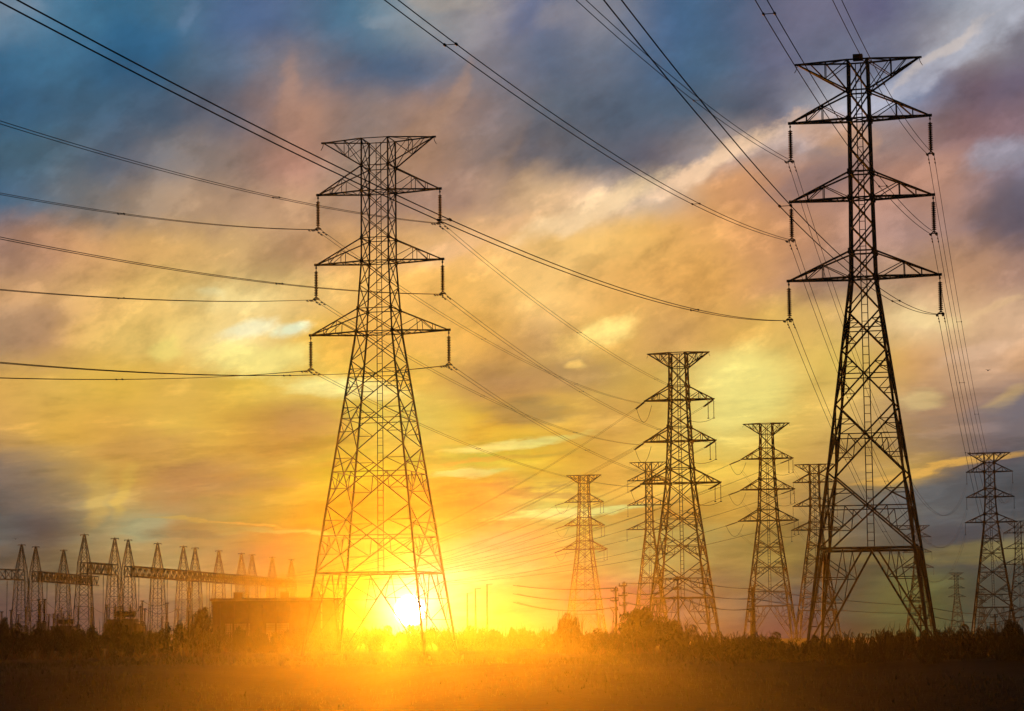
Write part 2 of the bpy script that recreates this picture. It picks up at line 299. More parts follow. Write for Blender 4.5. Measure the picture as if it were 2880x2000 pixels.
class MB:
    def __init__(s): s.v, s.f = [], []
    def bar(s, a, b, w, h=None, cap=False):
        a, b = Vector(a), Vector(b); d = b - a
        if d.length < 1e-5: return
        d.normalize(); h = h or w
        r = Vector((0, 0, 1)) if abs(d.z) < 0.9 else Vector((1, 0, 0))
        x = d.cross(r).normalized(); y = x.cross(d)
        n = len(s.v)
        for p in (a, b):
            for q in ((-1, -1), (1, -1), (1, 1), (-1, 1)):
                s.v.append(p + x * (q[0] * w / 2) + y * (q[1] * h / 2))
        for k in range(4): s.f.append((n + k, n + (k + 1) % 4, n + 4 + (k + 1) % 4, n + 4 + k))
        if cap: s.f += [(n + 3, n + 2, n + 1, n), (n + 4, n + 5, n + 6, n + 7)]
    def path(s, pts, w):
        for a, b in zip(pts, pts[1:]): s.bar(a, b, w, cap=True)
    def box(s, c, sz, rz=0.0):
        c = Vector(c); n = len(s.v); cz, sz_ = math.cos(rz), math.sin(rz)
        for k in (-1, 1):
            for q in ((-1, -1), (1, -1), (1, 1), (-1, 1)):
                x, y = q[0] * sz[0] / 2, q[1] * sz[1] / 2
                s.v.append(c + Vector((x * cz - y * sz_, x * sz_ + y * cz, k * sz[2] / 2)))
        s.f += [(n + 3, n + 2, n + 1, n), (n + 4, n + 5, n + 6, n + 7)]
        for k in range(4): s.f.append((n + k, n + (k + 1) % 4, n + 4 + (k + 1) % 4, n + 4 + k))
    def tube(s, pts, r, n=6, r1=None):
        pts = [Vector(p) for p in pts]; st = len(s.v); m_ = len(pts)
        for i, p in enumerate(pts):
            d = (pts[min(i + 1, m_ - 1)] - pts[max(i - 1, 0)]).normalized()
            e = Vector((0, 0, 1)) if abs(d.z) < 0.9 else Vector((1, 0, 0))
            x = d.cross(e).normalized(); y = x.cross(d)
            rr = r if r1 is None else r + (r1 - r) * i / (m_ - 1)
            for k in range(n):
                a = 2 * math.pi * k / n
                s.v.append(p + x * (math.cos(a) * rr) + y * (math.sin(a) * rr))
        for i in range(m_ - 1):
            for k in range(n):
                s.f.append((st + i * n + k, st + i * n + (k + 1) % n, st + (i + 1) * n + (k + 1) % n, st + (i + 1) * n + k))
        s.f += [tuple(st + k for k in reversed(range(n))), tuple(st + (m_ - 1) * n + k for k in range(n))]
    def lathe(s, prof, n=12, o=(0, 0, 0)):
        o = Vector(o); st = len(s.v)
        for (r, z) in prof:
            for k in range(n):
                a = 2 * math.pi * k / n
                s.v.append(o + Vector((math.cos(a) * r, math.sin(a) * r, z)))
        for i in range(len(prof) - 1):
            for k in range(n):
                s.f.append((st + i * n + k, st + (i + 1) * n + k, st + (i + 1) * n + (k + 1) % n, st + i * n + (k + 1) % n))
        s.f += [tuple(st + k for k in range(n)), tuple(st + (len(prof) - 1) * n + k for k in reversed(range(n)))]
    def mesh(s, name, mt, smooth=False):
        me = bpy.data.meshes.new(name); me.from_pydata([tuple(v) for v in s.v], [], s.f); me.update()
        me.materials.append(mt)
        if smooth: me.shade_smooth()
        return me
def obj(name, me, parent=None, loc=(0, 0, 0), rz=0.0):
    o = bpy.data.objects.new(name, me); COL.objects.link(o); o.parent = parent
    o.location = loc; o.rotation_euler = (0, 0, rz)
    return o
def tag(o, label=None, cat=None, group=None, kind=None):
    if label: o['label'] = label
    if cat: o['category'] = cat
    if group: o['group'] = group
    if kind: o['kind'] = kind
    return o
def thing(name, label, cat, loc=(0, 0, 0), rz=0.0, group=None):
    return tag(obj(name, None, None, loc, rz), label, cat, group)
def copy_tree(o, parent=None):
    c = o.copy(); COL.objects.link(c); c.parent = parent
    for ch in o.children: copy_tree(ch, c)
    return c

# ------------------------------------------------------------------ ground
def smooth(t):
    t = min(1.0, max(0.0, t)); return t * t * (3 - 2 * t)
def ground_z(x, y):
    # hollow added in front for a longer path through glowing haze, a bank, then the level ground the pylons stand on
    wob = 6 * math.sin(x * 0.07) + 4 * math.sin(x * 0.19 + 1.0)
    dip = 1 - smooth((y + wob - 138) / 56.0)
    near = smooth((y - 4) / 40.0)
    return -4.2 * dip * near + 0.12 * math.sin(x * 0.21 + y * 0.13) * math.sin(y * 0.09 - x * 0.05) * smooth((y - 60) / 40) * (1 - smooth((y - 220) / 60))
def build_ground():
    v, f = [], []
    ys = [-50, -20, 0] + [4 * i for i in range(1, 66)] + [275, 300, 350, 420, 500, 600, 720, 815]
    xs = [-400, -300, -220, -160] + [-120 + 4 * i for i in range(61)] + [160, 220, 300, 400]
    for y in ys:
        for x in xs: v.append((x, y, ground_z(x, y)))
    n = len(xs)
    for j in range(len(ys) - 1):
        for i in range(n - 1): f.append((j * n + i, j * n + i + 1, (j + 1) * n + i + 1, (j + 1) * n + i))
    me = bpy.data.meshes.new('ground'); me.from_pydata(v, [], f); me.update()
    mt = bpy.data.materials.new('damp_field'); mt.use_nodes = True
    t = mt.node_tree; p = t.nodes['Principled BSDF']
    tx = t.nodes.new('ShaderNodeTexCoord')
    n1 = t.nodes.new('ShaderNodeTexNoise'); n1.inputs['Scale'].default_value = 0.12; n1.inputs['Detail'].default_value = 6
    n2 = t.nodes.new('ShaderNodeTexNoise'); n2.inputs['Scale'].default_value = 2.5; n2.inputs['Detail'].default_value = 4
    for q in (n1, n2): t.links.new(tx.outputs['Object'], q.inputs['Vector'])
    rp = t.nodes.new('ShaderNodeValToRGB')
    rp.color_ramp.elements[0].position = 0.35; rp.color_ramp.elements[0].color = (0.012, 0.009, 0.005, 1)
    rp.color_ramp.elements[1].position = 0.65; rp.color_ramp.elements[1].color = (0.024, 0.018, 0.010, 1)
    t.links.new(n1.outputs['Fac'], rp.inputs[0]); t.links.new(rp.outputs[0], p.inputs['Base Color'])
    p.inputs['Roughness'].default_value = 0.8
    p.inputs['Specular IOR Level'].default_value = 0.03
    b = t.nodes.new('ShaderNodeBump'); b.inputs['Strength'].default_value = 0.25; b.inputs['Distance'].default_value = 0.3
    t.links.new(n2.outputs['Fac'], b.inputs['Height']); t.links.new(b.outputs[0], p.inputs['Normal'])
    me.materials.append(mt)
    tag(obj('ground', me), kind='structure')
build_ground()

# ------------------------------------------------------------------ lattice towers
def interp(tab, z):
    for (z0, a), (z1, b) in zip(tab, tab[1:]):
        if z <= z1: return a + (b - a) * (z - z0) / (z1 - z0)
    return tab[-1][1]
def tower_meshes(kind, w=1.0, wb=None):
    """kind 'A' hangs its wires, kind 'B' pulls them; x along the arms, y along the line"""
    wb = wb or w
    if kind in 'AN':                       # N has the same arms on a narrower body
        prof = [(0, 5.85), (30.5, 1.74), (37.2, 1.32), (48.9, 1.29)] if kind == 'A' else [(0, 4.85), (30.5, 1.02), (37.2, 0.9), (48.9, 0.8)]
        arms = [(43.9, 46.3, 6.0), (37.2, 39.4, 6.2), (30.5, 32.7, 6.75)] if kind == 'A' else [(43.9, 46.3, 5.83), (37.2, 39.4, 5.9), (30.5, 32.7, 6.25)]
        top, low_top, span_top = 48.9, 46.3, (5.45 if kind == 'A' else 5.1)
        nodes = [8.0, 14.2, 19.8, 24.3, 27.7, 30.5, 32.7, 34.9, 37.2, 39.4, 41.5, 43.9, 46.3, 48.9]
        nbig = 4
    else:
        prof = [(0, 5.5), (27.3, 2.15), (34.4, 1.8), (41.4, 1.5), (49.4, 1.35)]
        arms = [(41.4, 43.8, 5.9), (34.4, 36.8, 6.1), (27.3, 29.8, 6.8)]
        top, low_top, span_top = 49.4, 46.9, 5.2
        nodes = [8.0, 14.0, 19.0, 23.2, 27.3, 29.8, 32.1, 34.4, 36.8, 39.1, 41.4, 43.8, 46.9, 49.4]
        nbig = 3
    hw = lambda z: interp(prof, z)
    out = []
    P = lambda sx_, sy_, z: Vector((sx_ * hw(z), sy_ * hw(z), z))
    # legs
    for sx_, sy_ in ((-1, -1), (1, -1), (1, 1), (-1, 1)):
        b = MB(); zs = [z for z, _ in prof]
        zs = sorted(set(zs + nodes))
        for z0, z1 in zip(zs, zs[1:]):
            t = (0.19 if z0 < 14 else 0.165 if z0 < arms[2][0] else 0.135) * w
            b.bar(P(sx_, sy_, z0), P(sx_, sy_, z1), t)
            if z1 in nodes and z1 < top and any(abs(z1 - q_) < 0.01 for a_ in arms for q_ in a_[:2]):
                p = P(sx_, sy_, z1); g = 0.17
                b.box(p, (g * 1.7 * w, 0.06, g * 2.3 * w), 0.0); b.box(p, (0.06, g * 1.7 * w, g * 2.3 * w), 0.0)
        b.box(P(sx_, sy_, 0) + Vector((0, 0, 0.15)), (0.9, 0.9, 0.5))
        out.append(('leg', b))
    # lattice on the four faces
    b = MB(); br, sm = 0.085 * wb, 0.055 * w
    faces = [((-1, -1), (1, -1)), ((1, -1), (1, 1)), ((1, 1), (-1, 1)), ((-1, 1), (-1, -1))]
    for A, B in faces:
        pa = lambda z: P(A[0], A[1], z)
        pb = lambda z: P(B[0], B[1], z)
        for i in range(len(nodes) - 1):
            z0, z1 = nodes[i], nodes[i + 1]
            a0, a1, b0, b1 = pa(z0), pa(z1), pb(z0), pb(z1)
            big = i < nbig
            b.bar(a0, b1, br if big else br * 0.85); b.bar(b0, a1, br if big else br * 0.85)
            k = (a0 - b0).length / ((a0 - b0).length + (a1 - b1).length)
            X = a0 + (b1 - a0) * k; zx = X.z
            if big:
                b.bar(pa(zx), X, sm * 1.2); b.bar(pb(zx), X, sm * 1.2)
                for q0, leg in ((a0, pa), (b0, pb)):
                    Q = q0.lerp(X, 0.5)
                    b.bar(Q, leg(Q.z), sm)
                    b.bar(Q, leg(Q.z + (zx - Q.z) * 0.75), sm)
                    if i < 2:
                        Q2 = q0.lerp(X, 0.75)
                        b.bar(Q2, leg(zx).lerp(X, 0.5), sm); b.bar(Q, leg(zx).lerp(X, 0.5), sm)
                for q1, leg in ((a1, pa), (b1, pb)):
                    Q = q1.lerp(X, 0.5)
                    b.bar(Q, leg(Q.z), sm); b.bar(Q, leg(zx + (Q.z - zx) * 0.3), sm)
        for z in [n for n in nodes if n >= arms[2][0]]:
            if any(abs(z - q) < 0.01 for a_ in arms for q in a_[:2]) or z > top - 3:
                b.bar(pa(z), pb(z), br * 0.9)
        # waist strut, then the braces down to the feet
        b.bar(pa(8.0), pb(8.0), br * 1.5)
        M = (pa(8.0) + pb(8.0)) / 2
        for leg in (pa, pb):
            foot = leg(0.15); side = (leg(8.0) - M).normalized()
            st = M + side * 0.25
            b.bar(st, foot, br * 1.1)
            for k in (0.3, 0.55, 0.8):
                Q = st.lerp(foot, k)
                b.bar(Q, leg(Q.z), sm)
                b.bar(Q, leg(min(8.0, Q.z + 1.7)), sm)
            Q = st.lerp(foot, 0.3); b.bar(Q, M.lerp(leg(8.0), 0.5), sm)
            b.bar(st.lerp(foot, 0.55), M.lerp(leg(8.0), 0.5), sm)
    for z in [8.0] + [a_[0] for a_ in arms]:
        b.bar(P(-1, -1, z), P(1, 1, z), sm); b.bar(P(1, -1, z), P(-1, 1, z), sm)
    out.append(('lattice', b))
    # cross arms
    for (za, zu, s) in arms:
        for sd_ in (-1, 1):
            b = MB(); tip = Vector((sd_ * s, 0, za)); ch = 0.125 * w
            lo = [P(sd_, q, za) for q in (-1, 1)]; hi = [P(sd_, q, zu) for q in (-1, 1)]
            for q in (0, 1):
                b.bar(lo[q], tip, ch * 1.1); b.bar(hi[q], tip, ch * 0.85)
                for k in (0.45, 0.72):
                    b.bar(lo[q].lerp(tip, k), hi[q].lerp(tip, k), sm)
                b.bar(lo[q], hi[q].lerp(tip, 0.45), sm); b.bar(hi[q].lerp(tip, 0.45), lo[q].lerp(tip, 0.72), sm)
            ks = (0, 0.22, 0.45, 0.72)
            for i, k in enumerate(ks[1:]):
                b.bar(lo[0].lerp(tip, k), lo[1].lerp(tip, k), sm)
                b.bar(lo[i % 2].lerp(tip, ks[i]), lo[1 - i % 2].lerp(tip, k), sm)
                if k > 0.3: b.bar(hi[0].lerp(tip, k), hi[1].lerp(tip, k), sm)
            b.box(tip + Vector((-sd_ * 0.1, 0, 0.02)), (0.55, 0.16, 0.22)); b.bar(tip, tip - Vector((0, 0, 0.22)), 0.09, cap=True)
            out.append(('crossarm', b))
    for sd_ in (-1, 1):
        b = MB(); tip = Vector((sd_ * span_top, 0, top)); ch = 0.11 * w
        hi = [P(sd_, q, top) for q in (-1, 1)]; lo = [P(sd_, q, low_top) for q in (-1, 1)]
        for q in (0, 1):
            b.bar(hi[q], tip, ch); b.bar(lo[q], tip, ch)
            b.bar(lo[q].lerp(tip, 0.45), hi[q].lerp(tip, 0.45), sm)
            b.bar(lo[q], hi[q].lerp(tip, 0.45), sm); b.bar(lo[q].lerp(tip, 0.45), hi[q].lerp(tip, 0.75), sm)
            b.bar(lo[q].lerp(tip, 0.45), hi[q], sm)
        b.bar(lo[0].lerp(tip, .45), lo[1].lerp(tip, .45), sm); b.bar(hi[0].lerp(tip, .45), hi[1].lerp(tip, .45), sm)
        b.bar(hi[0], hi[1].lerp(tip, .45), sm)
        b.box(tip, (0.4, 0.14, 0.16)); b.path([tip, tip + Vector((sd_ * 0.05, 0, -0.35)), tip + Vector((sd_ * 0.25, 0, -0.7))], 0.05)
        out.append(('earthwire_arm', b))
    # climbing ladder up the middle
    b = MB(); z = 8.0
    b.bar((-0.28, 0.2, 8.0), (-0.22, 0, top - 0.2), 0.06 * w); b.bar((0.28, 0.2, 8.0), (0.22, 0, top - 0.2), 0.06 * w)
    while z < top - 1:
        b.bar((-0.27, 0.1, z), (0.27, 0.1, z), 0.04 * w); z += 0.7
    out.append(('ladder', b))
    info = dict(arms=arms, top=top)
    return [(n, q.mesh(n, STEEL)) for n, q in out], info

TA1, INFO_A = tower_meshes('A', 0.95)
TA2, INFO_N = tower_meshes('N', 1.25, 1.55)
TA3, _ = tower_meshes('A', 1.9)
TA4, INFO_N2 = tower_meshes('N', 1.7)
TB1, INFO_B = tower_meshes('B', 1.75)
TOWER_GROUP = 'lattice transmission towers'
def tower(meshes, info, label, loc, yaw, sc=1.0):
    t = thing('transmission_tower', label, 'pylon', loc, yaw, TOWER_GROUP)
    t.scale = (sc, sc, sc)
    for n, me in meshes: obj(n, me, t)
    bpy.context.view_layer.update()
    t2 = Matrix.Translation(Vector(loc)) @ Matrix.Rotation(yaw, 4, 'Z') @ Matrix.Scale(sc, 4)
    tips = {}
    for i, (za, zu, s) in enumerate(info['arms']):
        tips['TML'[i] + 'L'] = t2 @ Vector((-s, 0, za - 0.2)); tips['TML'[i] + 'R'] = t2 @ Vector((s, 0, za - 0.2))
    return t, tips
YAW = R(-13.5)          # the line runs away from us and to the right: local +x of a tower points right and nearer
def place(px, D, z=0.0):
    return Vector((gx(px, D), D, z))
LT_D, RT_D = 232.0, 205.0
LT, LTt = tower(TA1, INFO_A, 'tall lattice pylon standing behind the setting sun, its feet lost in glow', place(1071, LT_D), YAW)
RT, RTt = tower(TA2, INFO_N, 'largest and darkest pylon, with a small box on its peak', place(2456, RT_D, 0.85), YAW)
b = MB(); b.box((0, 0, 49.2), (0.8, 0.6, 0.5)); obj('marker_box', b.mesh('marker_box', STEEL), RT)
T3, T3t = tower(TB1, INFO_B, 'middle-sized pylon with strained insulators, tallest of those between the two big pylons', place(1922, 420), YAW)
T4, T4t = tower(TB1, INFO_B, 'pylon with hanging jumper strings just beside the legs of the largest pylon', place(2168, 566), YAW)
T5, T5t = tower(TB1, INFO_B, 'orange-tinted pylon with heavy arms nearest the sun glow, behind a round bush', place(1648, 745), YAW)
T6, T6t = tower(TA4, INFO_N2, 'slim pale pylon half hidden by the middle-sized pylon', place(1832, 684), R(-9))
T7, T7t = tower(TA3, INFO_A, 'pylon partly hidden behind the left leg of the largest pylon', place(2301, 700), YAW)
TR, TRt = tower(TA3, INFO_A, 'distant dark pylon at the far end of the largest pylon\'s wires', place(2797, 662), YAW)
T9, T9t = tower(TA3, INFO_A, 'faint far pylon cut off by the right edge behind the distant dark one', place(2872, 770), R(-14), 0.723)
T10, T10t = tower(TA3, INFO_A, 'faint far pylon seen through the right leg of the largest pylon', place(2587, 780), R(-14), 0.71)
T11, T11t = tower(TA3, INFO_A, 'small faint pylon alone on the skyline below the sagging wires', place(2694, 765), R(-14), 0.40)
T12, T12t = tower(TA3, INFO_A, 'smallest faint pylon on the skyline beside the distant dark pylon', place(2762, 790), R(-14), 0.286)

# ------------------------------------------------------------------ insulator strings
INS_LEN = 3.1
def ins_meshes():
    h = MB(); h.tube([(0, 0, 0), (0, 0, -0.42)], 0.035, 6); h.box((0, 0, -0.08), (0.16, 0.05, 0.16))
    d = MB(); d.lathe([(0.04, 0.09), (0.085, 0.085), (0.095, 0.04), (0.19, 0.0), (0.2, -0.03), (0.17, -0.045), (0.09, -0.045), (0.06, -0.08)], 12)
    y = MB(); y.box((0, 0, -2.86), (0.14, 0.06, 0.16)); y.bar((0, 0, -2.8), (-0.24, 0, -3.02), 0.06); y.bar((0, 0, -2.8), (0.24, 0, -3.02), 0.06); y.bar((-0.26, 0, -3.02), (0.26, 0, -3.02), 0.07, 0.1, True)
    c = MB(); c.box((0, 0, -0.04), (0.09, 0.22, 0.14)); c.bar((0, -0.2, -0.08), (0, 0.2, -0.08), 0.08, 0.07, True)
    return h.mesh('hanger', STEEL), d.mesh('disc', GLASS, True), y.mesh('yoke', STEEL), c.mesh('clamp', STEEL)
M_H, M_D, M_Y, M_C = ins_meshes()
def hang(loc, yaw, label, grp):
    t = thing('insulator_string', label, 'insulator', loc, yaw, grp)
    obj('hanger', M_H, t)
    for k in range(15): obj('disc', M_D, t, (0, 0, -0.47 - 0.158 * k))
    yk = obj('yoke', M_Y, t)
    for q in (-1, 1): obj('clamp', M_C, yk, (q * 0.24, 0, -3.02))
    return t
LEVEL = {'T': 'top', 'M': 'middle', 'L': 'lowest'}
SIDE = {'L': 'left', 'R': 'right'}
for key, p in LTt.items():
    hang(p, YAW, 'beaded insulator string under the %s arm, %s end, of the pylon by the sun' % (LEVEL[key[0]], SIDE[key[1]]), 'insulator strings of the two big pylons')
for key, p in RTt.items():
    hang(p, YAW, 'beaded insulator string under the %s arm, %s end, of the largest pylon' % (LEVEL[key[0]], SIDE[key[1]]), 'insulator strings of the two big pylons')
def simple_string(n=12, ln=2.9, r=0.13):
    b = MB(); b.tube([(0, 0, 0), (0, 0, -ln)], 0.035, 5)
    for k in range(n):
        z = -0.35 - (ln - 0.6) * k / (n - 1)
        b.lathe([(0.04, z + 0.05), (r, z - 0.02), (0.04, z - 0.05)], 8)
    b.box((0, 0, -ln), (0.34, 0.1, 0.14))
    return b.mesh('insulator_string', GLASS)
M_SS = simple_string()
FAR_NAMES = {}
def far_strings(tips, who, yaw, sc=1.0):
    for key, p in tips.items():
        o = obj('insulator_string', M_SS, None, p, yaw); o.scale = (sc, sc, sc)
        tag(o, 'thin insulator string on the %s %s arm of the %s' % (LEVEL[key[0]], SIDE[key[1]], who), 'insulator', 'insulator strings of the far pylons')
far_strings(TRt, 'distant dark pylon', YAW)
far_strings(T7t, 'pylon behind the left leg', YAW)
far_strings(T6t, 'slim half-hidden pylon', R(-9))
far_strings(T9t, 'far pylon at the right edge', R(-14), 0.723)
far_strings(T10t, 'far pylon through the right leg', R(-14), 0.71)

# ------------------------------------------------------------------ conductors
def solve2(rows):
    # least squares of z = z0 - a s + b s^2 with given z0
    s11 = sum(s * s for s, z in rows); s12 = sum(-s ** 3 for s, z in rows); s22 = sum(s ** 4 for s, z in rows)
    t1 = sum(-s * z for s, z in rows); t2 = sum(s * s * z for s, z in rows)
    det = s11 * s22 - s12 * s12
    return (t1 * s22 - t2 * s12) / det, (t2 * s11 - t1 * s12) / det
M_SP = MB(); M_SP.bar((-0.24, 0, 0), (0.24, 0, 0), 0.028, 0.028, True)
for q in (-1, 1): M_SP.tube([(q * 0.24, -0.09, 0), (q * 0.24, 0.09, 0)], 0.06, 8)
M_SP = M_SP.mesh('spacer', STEEL)
M_DP = MB(); M_DP.bar((0, -0.16, -0.1), (0, 0.16, -0.1), 0.03)
for q in (-1, 1): M_DP.tube([(0, q * 0.1, -0.1), (0, q * 0.24, -0.1)], 0.055, 6)
M_DP.box((0, 0, -0.05), (0.05, 0.05, 0.12))
M_DP = M_DP.mesh('damper', STEEL)
def bundle(fn, s0, s1, across, label, grp, r=0.019, spacers=(), dampers=(), n=44, gap=0.24):
    """twin wires along fn(s); across = unit vector between the two"""
    base = fn(s0)
    t = thing('twin_conductor', label, 'power line', base, 0, grp)
    for q in (-1, 1):
        b = MB(); b.tube([fn(s0 + (s1 - s0) * i / n) - base + across * (q * gap) for i in range(n + 1)], r, 5)
        obj('wire', b.mesh('wire', WIRE), t)
    rz = math.atan2(across.y, across.x)
    for s in spacers:
        obj('spacer', M_SP, t, fn(s) - base, rz)
    for s in dampers:
        for q in (-1, 1): obj('damper', M_DP, t, fn(s) - base + across * (q * gap), rz)
    return t
LINE = Vector((-math.sin(YAW), math.cos(YAW), 0))         # away from us
ACR = Vector((math.cos(YAW), math.sin(YAW), 0))
def back_span(tip, pts, label, spac, ext=70, r=0.023):
    p0 = tip - Vector((0, 0, INS_LEN)); rows_ = []; smax = 0
    for (x, y) in pts:
        d = ray(x * S, y * S); k = d.x / d.y                # x = k*y along the pixel's column plane (camera at x = y = 0)
        s = (p0.x - k * p0.y) / (LINE.x - k * LINE.y)
        for _ in range(4):                                  # columns lean with the roll: refine with the point's height
            yy = p0.y - LINE.y * s; P_ = CAM + d * (yy / d.y); s += (P_.x - (p0.x - LINE.x * s)) / -(LINE.x - k * LINE.y)
        yy = p0.y - LINE.y * s; z = (CAM + d * (yy / d.y)).z
        rows_.append((s, z - p0.z)); smax = max(smax, s)
    a, b_ = solve2(rows_)
    end = min(smax + ext, 300)
    fn = lambda s: Vector((p0.x - LINE.x * s, p0.y - LINE.y * s, p0.z - a * s + b_ * s * s))
    sps = []
    for x, y in spac:
        d = ray(x * S, y * S); k = d.x / d.y; sps.append((p0.x - k * p0.y) / (LINE.x - k * LINE.y))
    bundle(fn, 0, end, ACR, label, 'twin conductors of the two big pylons', r, sps, (1.0, 1.9), gap=0.24)
    return a, b_
def fwd_span(p0, p1, via, label, r=0.017, grp='twin conductors of the two big pylons', spac=(), damp=(), gap=0.24, n=44):
    d = p1 - p0; h = Vector((d.x, d.y, 0)); Ls = h.length; h.normalize()
    sag = via
    if isinstance(via, tuple):
        q = ray(via[0] * S, via[1] * S); k = q.x / q.y
        s = (p0.x - k * p0.y) / (k * h.y - h.x)
        z = (CAM + q * ((p0.y + h.y * s) / q.y)).z
        tt = s / Ls; chord = p0.z + d.z * tt
        sag = (chord - z) / (4 * tt * (1 - tt))
    fn = lambda s: Vector((p0.x + h.x * s, p0.y + h.y * s, p0.z + d.z * s / Ls - 4 * sag * (s / Ls) * (1 - s / Ls)))
    bundle(fn, 0, Ls, Vector((h.y, -h.x, 0)), label, grp, r, spac, damp, n, gap)
    return sag
RT_BACK = {
 'TL': [(1303, 0), (1532, 197), (1665, 300)], 'ML': [(878, 0), (1011, 98), (1266, 283), (1532, 443), (1699, 515)],
 'LL': [(15, 3), (766, 386), (997, 490), (1085, 532), (1532, 692)], 'TR': [(1879, 0), (1939, 124), (1976, 188)],
 'MR': [(1706, 0), (1726, 35), (1799, 143), (1962, 397)], 'LR': [(1370, 0), (1532, 195), (1762, 457), (1832, 532), (1972, 656)]}
RT_SP = {'TL': ((1565, 215),), 'ML': ((1011, 98), (1562, 461)), 'LL': ((997, 490), (1559, 699)), 'TR': ((1976, 188),), 'MR': ((1726, 35), (1982, 433)), 'LR': ((1762, 457), (2011, 680))}
LT_SP = {'TL': ((272, 479),), 'ML': ((272, 669),), 'LL': ((268, 850),), 'TR': ((620, 441),), 'MR': ((627, 637),), 'LR': ((644, 842),)}
LT_BACK = {
 'TL': [(0, 435), (277, 480), (500, 506)], 'ML': [(0, 650), (277, 670), (500, 676)], 'LL': [(0, 848), (263, 852), (500, 845)],
 'TR': [(0, 273.5), (384, 388.6), (617, 442), (886, 488.6)], 'MR': [(0, 534), (333, 595.6), (627, 637), (766, 650)],
 'LR': [(0, 814), (500, 842), (766, 839.7)]}
for key, pts in RT_BACK.items():
    ab = back_span(RTt[key], pts, 'twin wires rising towards us from the %s %s insulator of the largest pylon' % (LEVEL[key[0]], SIDE[key[1]]), RT_SP[key])
    print('RT', key, ab)
for key, pts in LT_BACK.items():
    ab = back_span(LTt[key], pts, 'twin wires to the left edge from the %s %s insulator above the sun' % (LEVEL[key[0]], SIDE[key[1]]), LT_SP[key])
    print('LT', key, ab)
DN = Vector((0, 0, INS_LEN))
LT_FWD = {'TR': (1233, 699), 'TL': (1216, 829), 'MR': (1300, 876), 'ML': (1133, 912), 'LR': (1286, 994), 'LL': (1133, 1029)}
for key, via in LT_FWD.items():
    sg = fwd_span(LTt[key] - DN, T3t[key] - Vector((0, 0, 0.3)), via, 'twin wires from the %s %s insulator above the sun to the middle-sized pylon' % (LEVEL[key[0]], SIDE[key[1]]), 0.02, damp=(1.0, 1.9), spac=(70, 130))
    print('LT fwd', key, sg)
RT_FWD = {'TL': (2140, 1147), 'ML': (2126, 1225), 'LL': (2117, 1300), 'TR': (2159, 759), 'MR': (2166, 896), 'LR': (2176, 1037)}
for key, via in RT_FWD.items():
    sg = fwd_span(RTt[key] - DN, TRt[key] - Vector((0, 0, 2.9)), via, 'twin wires from the %s %s insulator of the largest pylon to the distant one' % (LEVEL[key[0]], SIDE[key[1]]), 0.023, damp=(1.0, 1.9), spac=(60, 120, 180, 240, 300, 360, 420), n=70)
    print('RT fwd', key, sg)
for key in T4t:
    fwd_span(T4t[key] - Vector((0, 0, 2.4)), T7t[key] - Vector((0, 0, 2.9)), 3.5, 'thin twin wires at the %s %s arm between the pylons beside the largest one' % (LEVEL[key[0]], SIDE[key[1]]), 0.02, 'thin wires between the far pylons')

# strained strings, jumpers and the lines that turn off to the substation
def strain(p, q, label, grp):
    d = (q - p); ln = d.length
    o = obj('strain_insulator', M_SS, None, p); o.scale = (1.3, 1.3, ln / 2.9)
    o.rotation_euler = (-d).to_track_quat('Z', 'Y').to_euler()
    tag(o, label, 'insulator', grp)
def jumper(p, q, drop, label):
    b = MB(); n = 14
    b.tube([p.lerp(q, i / n) - p - Vector((0, 0, drop * 4 * (i / n) * (1 - i / n))) for i in range(n + 1)], 0.035, 5)
    tag(obj('jumper_cable', b.mesh('jumper_cable', WIRE), None, p), label, 'cable', 'looping jumper cables on the middle pylons')
def beam_pt(px, k=0.0):
    D = 169.0 / (0.151 + (1440 - px) / 7000.0)
    return Vector((gx(px, D), D, 17.0 + k))
WHO = {0: 'middle-sized pylon', 1: 'pylon beside the largest', 2: 'orange-tinted pylon'}
for w_, (tips, targets) in enumerate(((T3t, (560, 590, 620, 650, 680, 700)), (T4t, (715, 730, 745, 765, 785, 800)), (T5t, (700, 730, 760, 790, 805, 815)))):
    for k, (key, p) in enumerate(sorted(tips.items())):
        end = beam_pt(targets[k], 0.6)
        d = (end - p); d.z = 0; d.normalize()
        q = p + d * 3.4 + Vector((0, 0, -0.75))
        pos = (LEVEL[key[0]], SIDE[key[1]], WHO[w_])
        strain(p + Vector((0, 0, 0.1)), q, 'slanting insulator at the %s %s arm tip of the %s' % pos, 'strained insulators on the middle pylons')
        sg = 7.0 if w_ == 0 else 6.0
        fwd_span(q, end, sg, 'thin wires from the %s %s arm of the %s to the substation' % pos, 0.02 if w_ < 2 else 0.015, 'wires running down to the substation', n=50, gap=0.2)
        if key[1] == 'R':
            for off in (0.0, 0.95):
                o = obj('insulator_string', M_SS, None, p - ACR * off, YAW); o.scale = (1, 1, 1.05)
                tag(o, '%s jumper string hanging at the %s right arm of the %s' % ('outer' if off == 0 else 'inner', LEVEL[key[0]], WHO[w_]), 'insulator', 'hanging jumper strings on the middle pylons')
            jumper(p - Vector((0, 0, 3.0)), p - ACR * 4.2 - Vector((0, 0, 3.3)), 0.5, 'sagging jumper cable under the %s right arm of the %s' % (LEVEL[key[0]], WHO[w_]))
        else:
            jumper(q, p + LINE * 2.0 + ACR * 0.8 - Vector((0, 0, 0.4)), 2.6, 'drooping jumper loop at the %s left arm of the %s' % (LEVEL[key[0]], WHO[w_]))

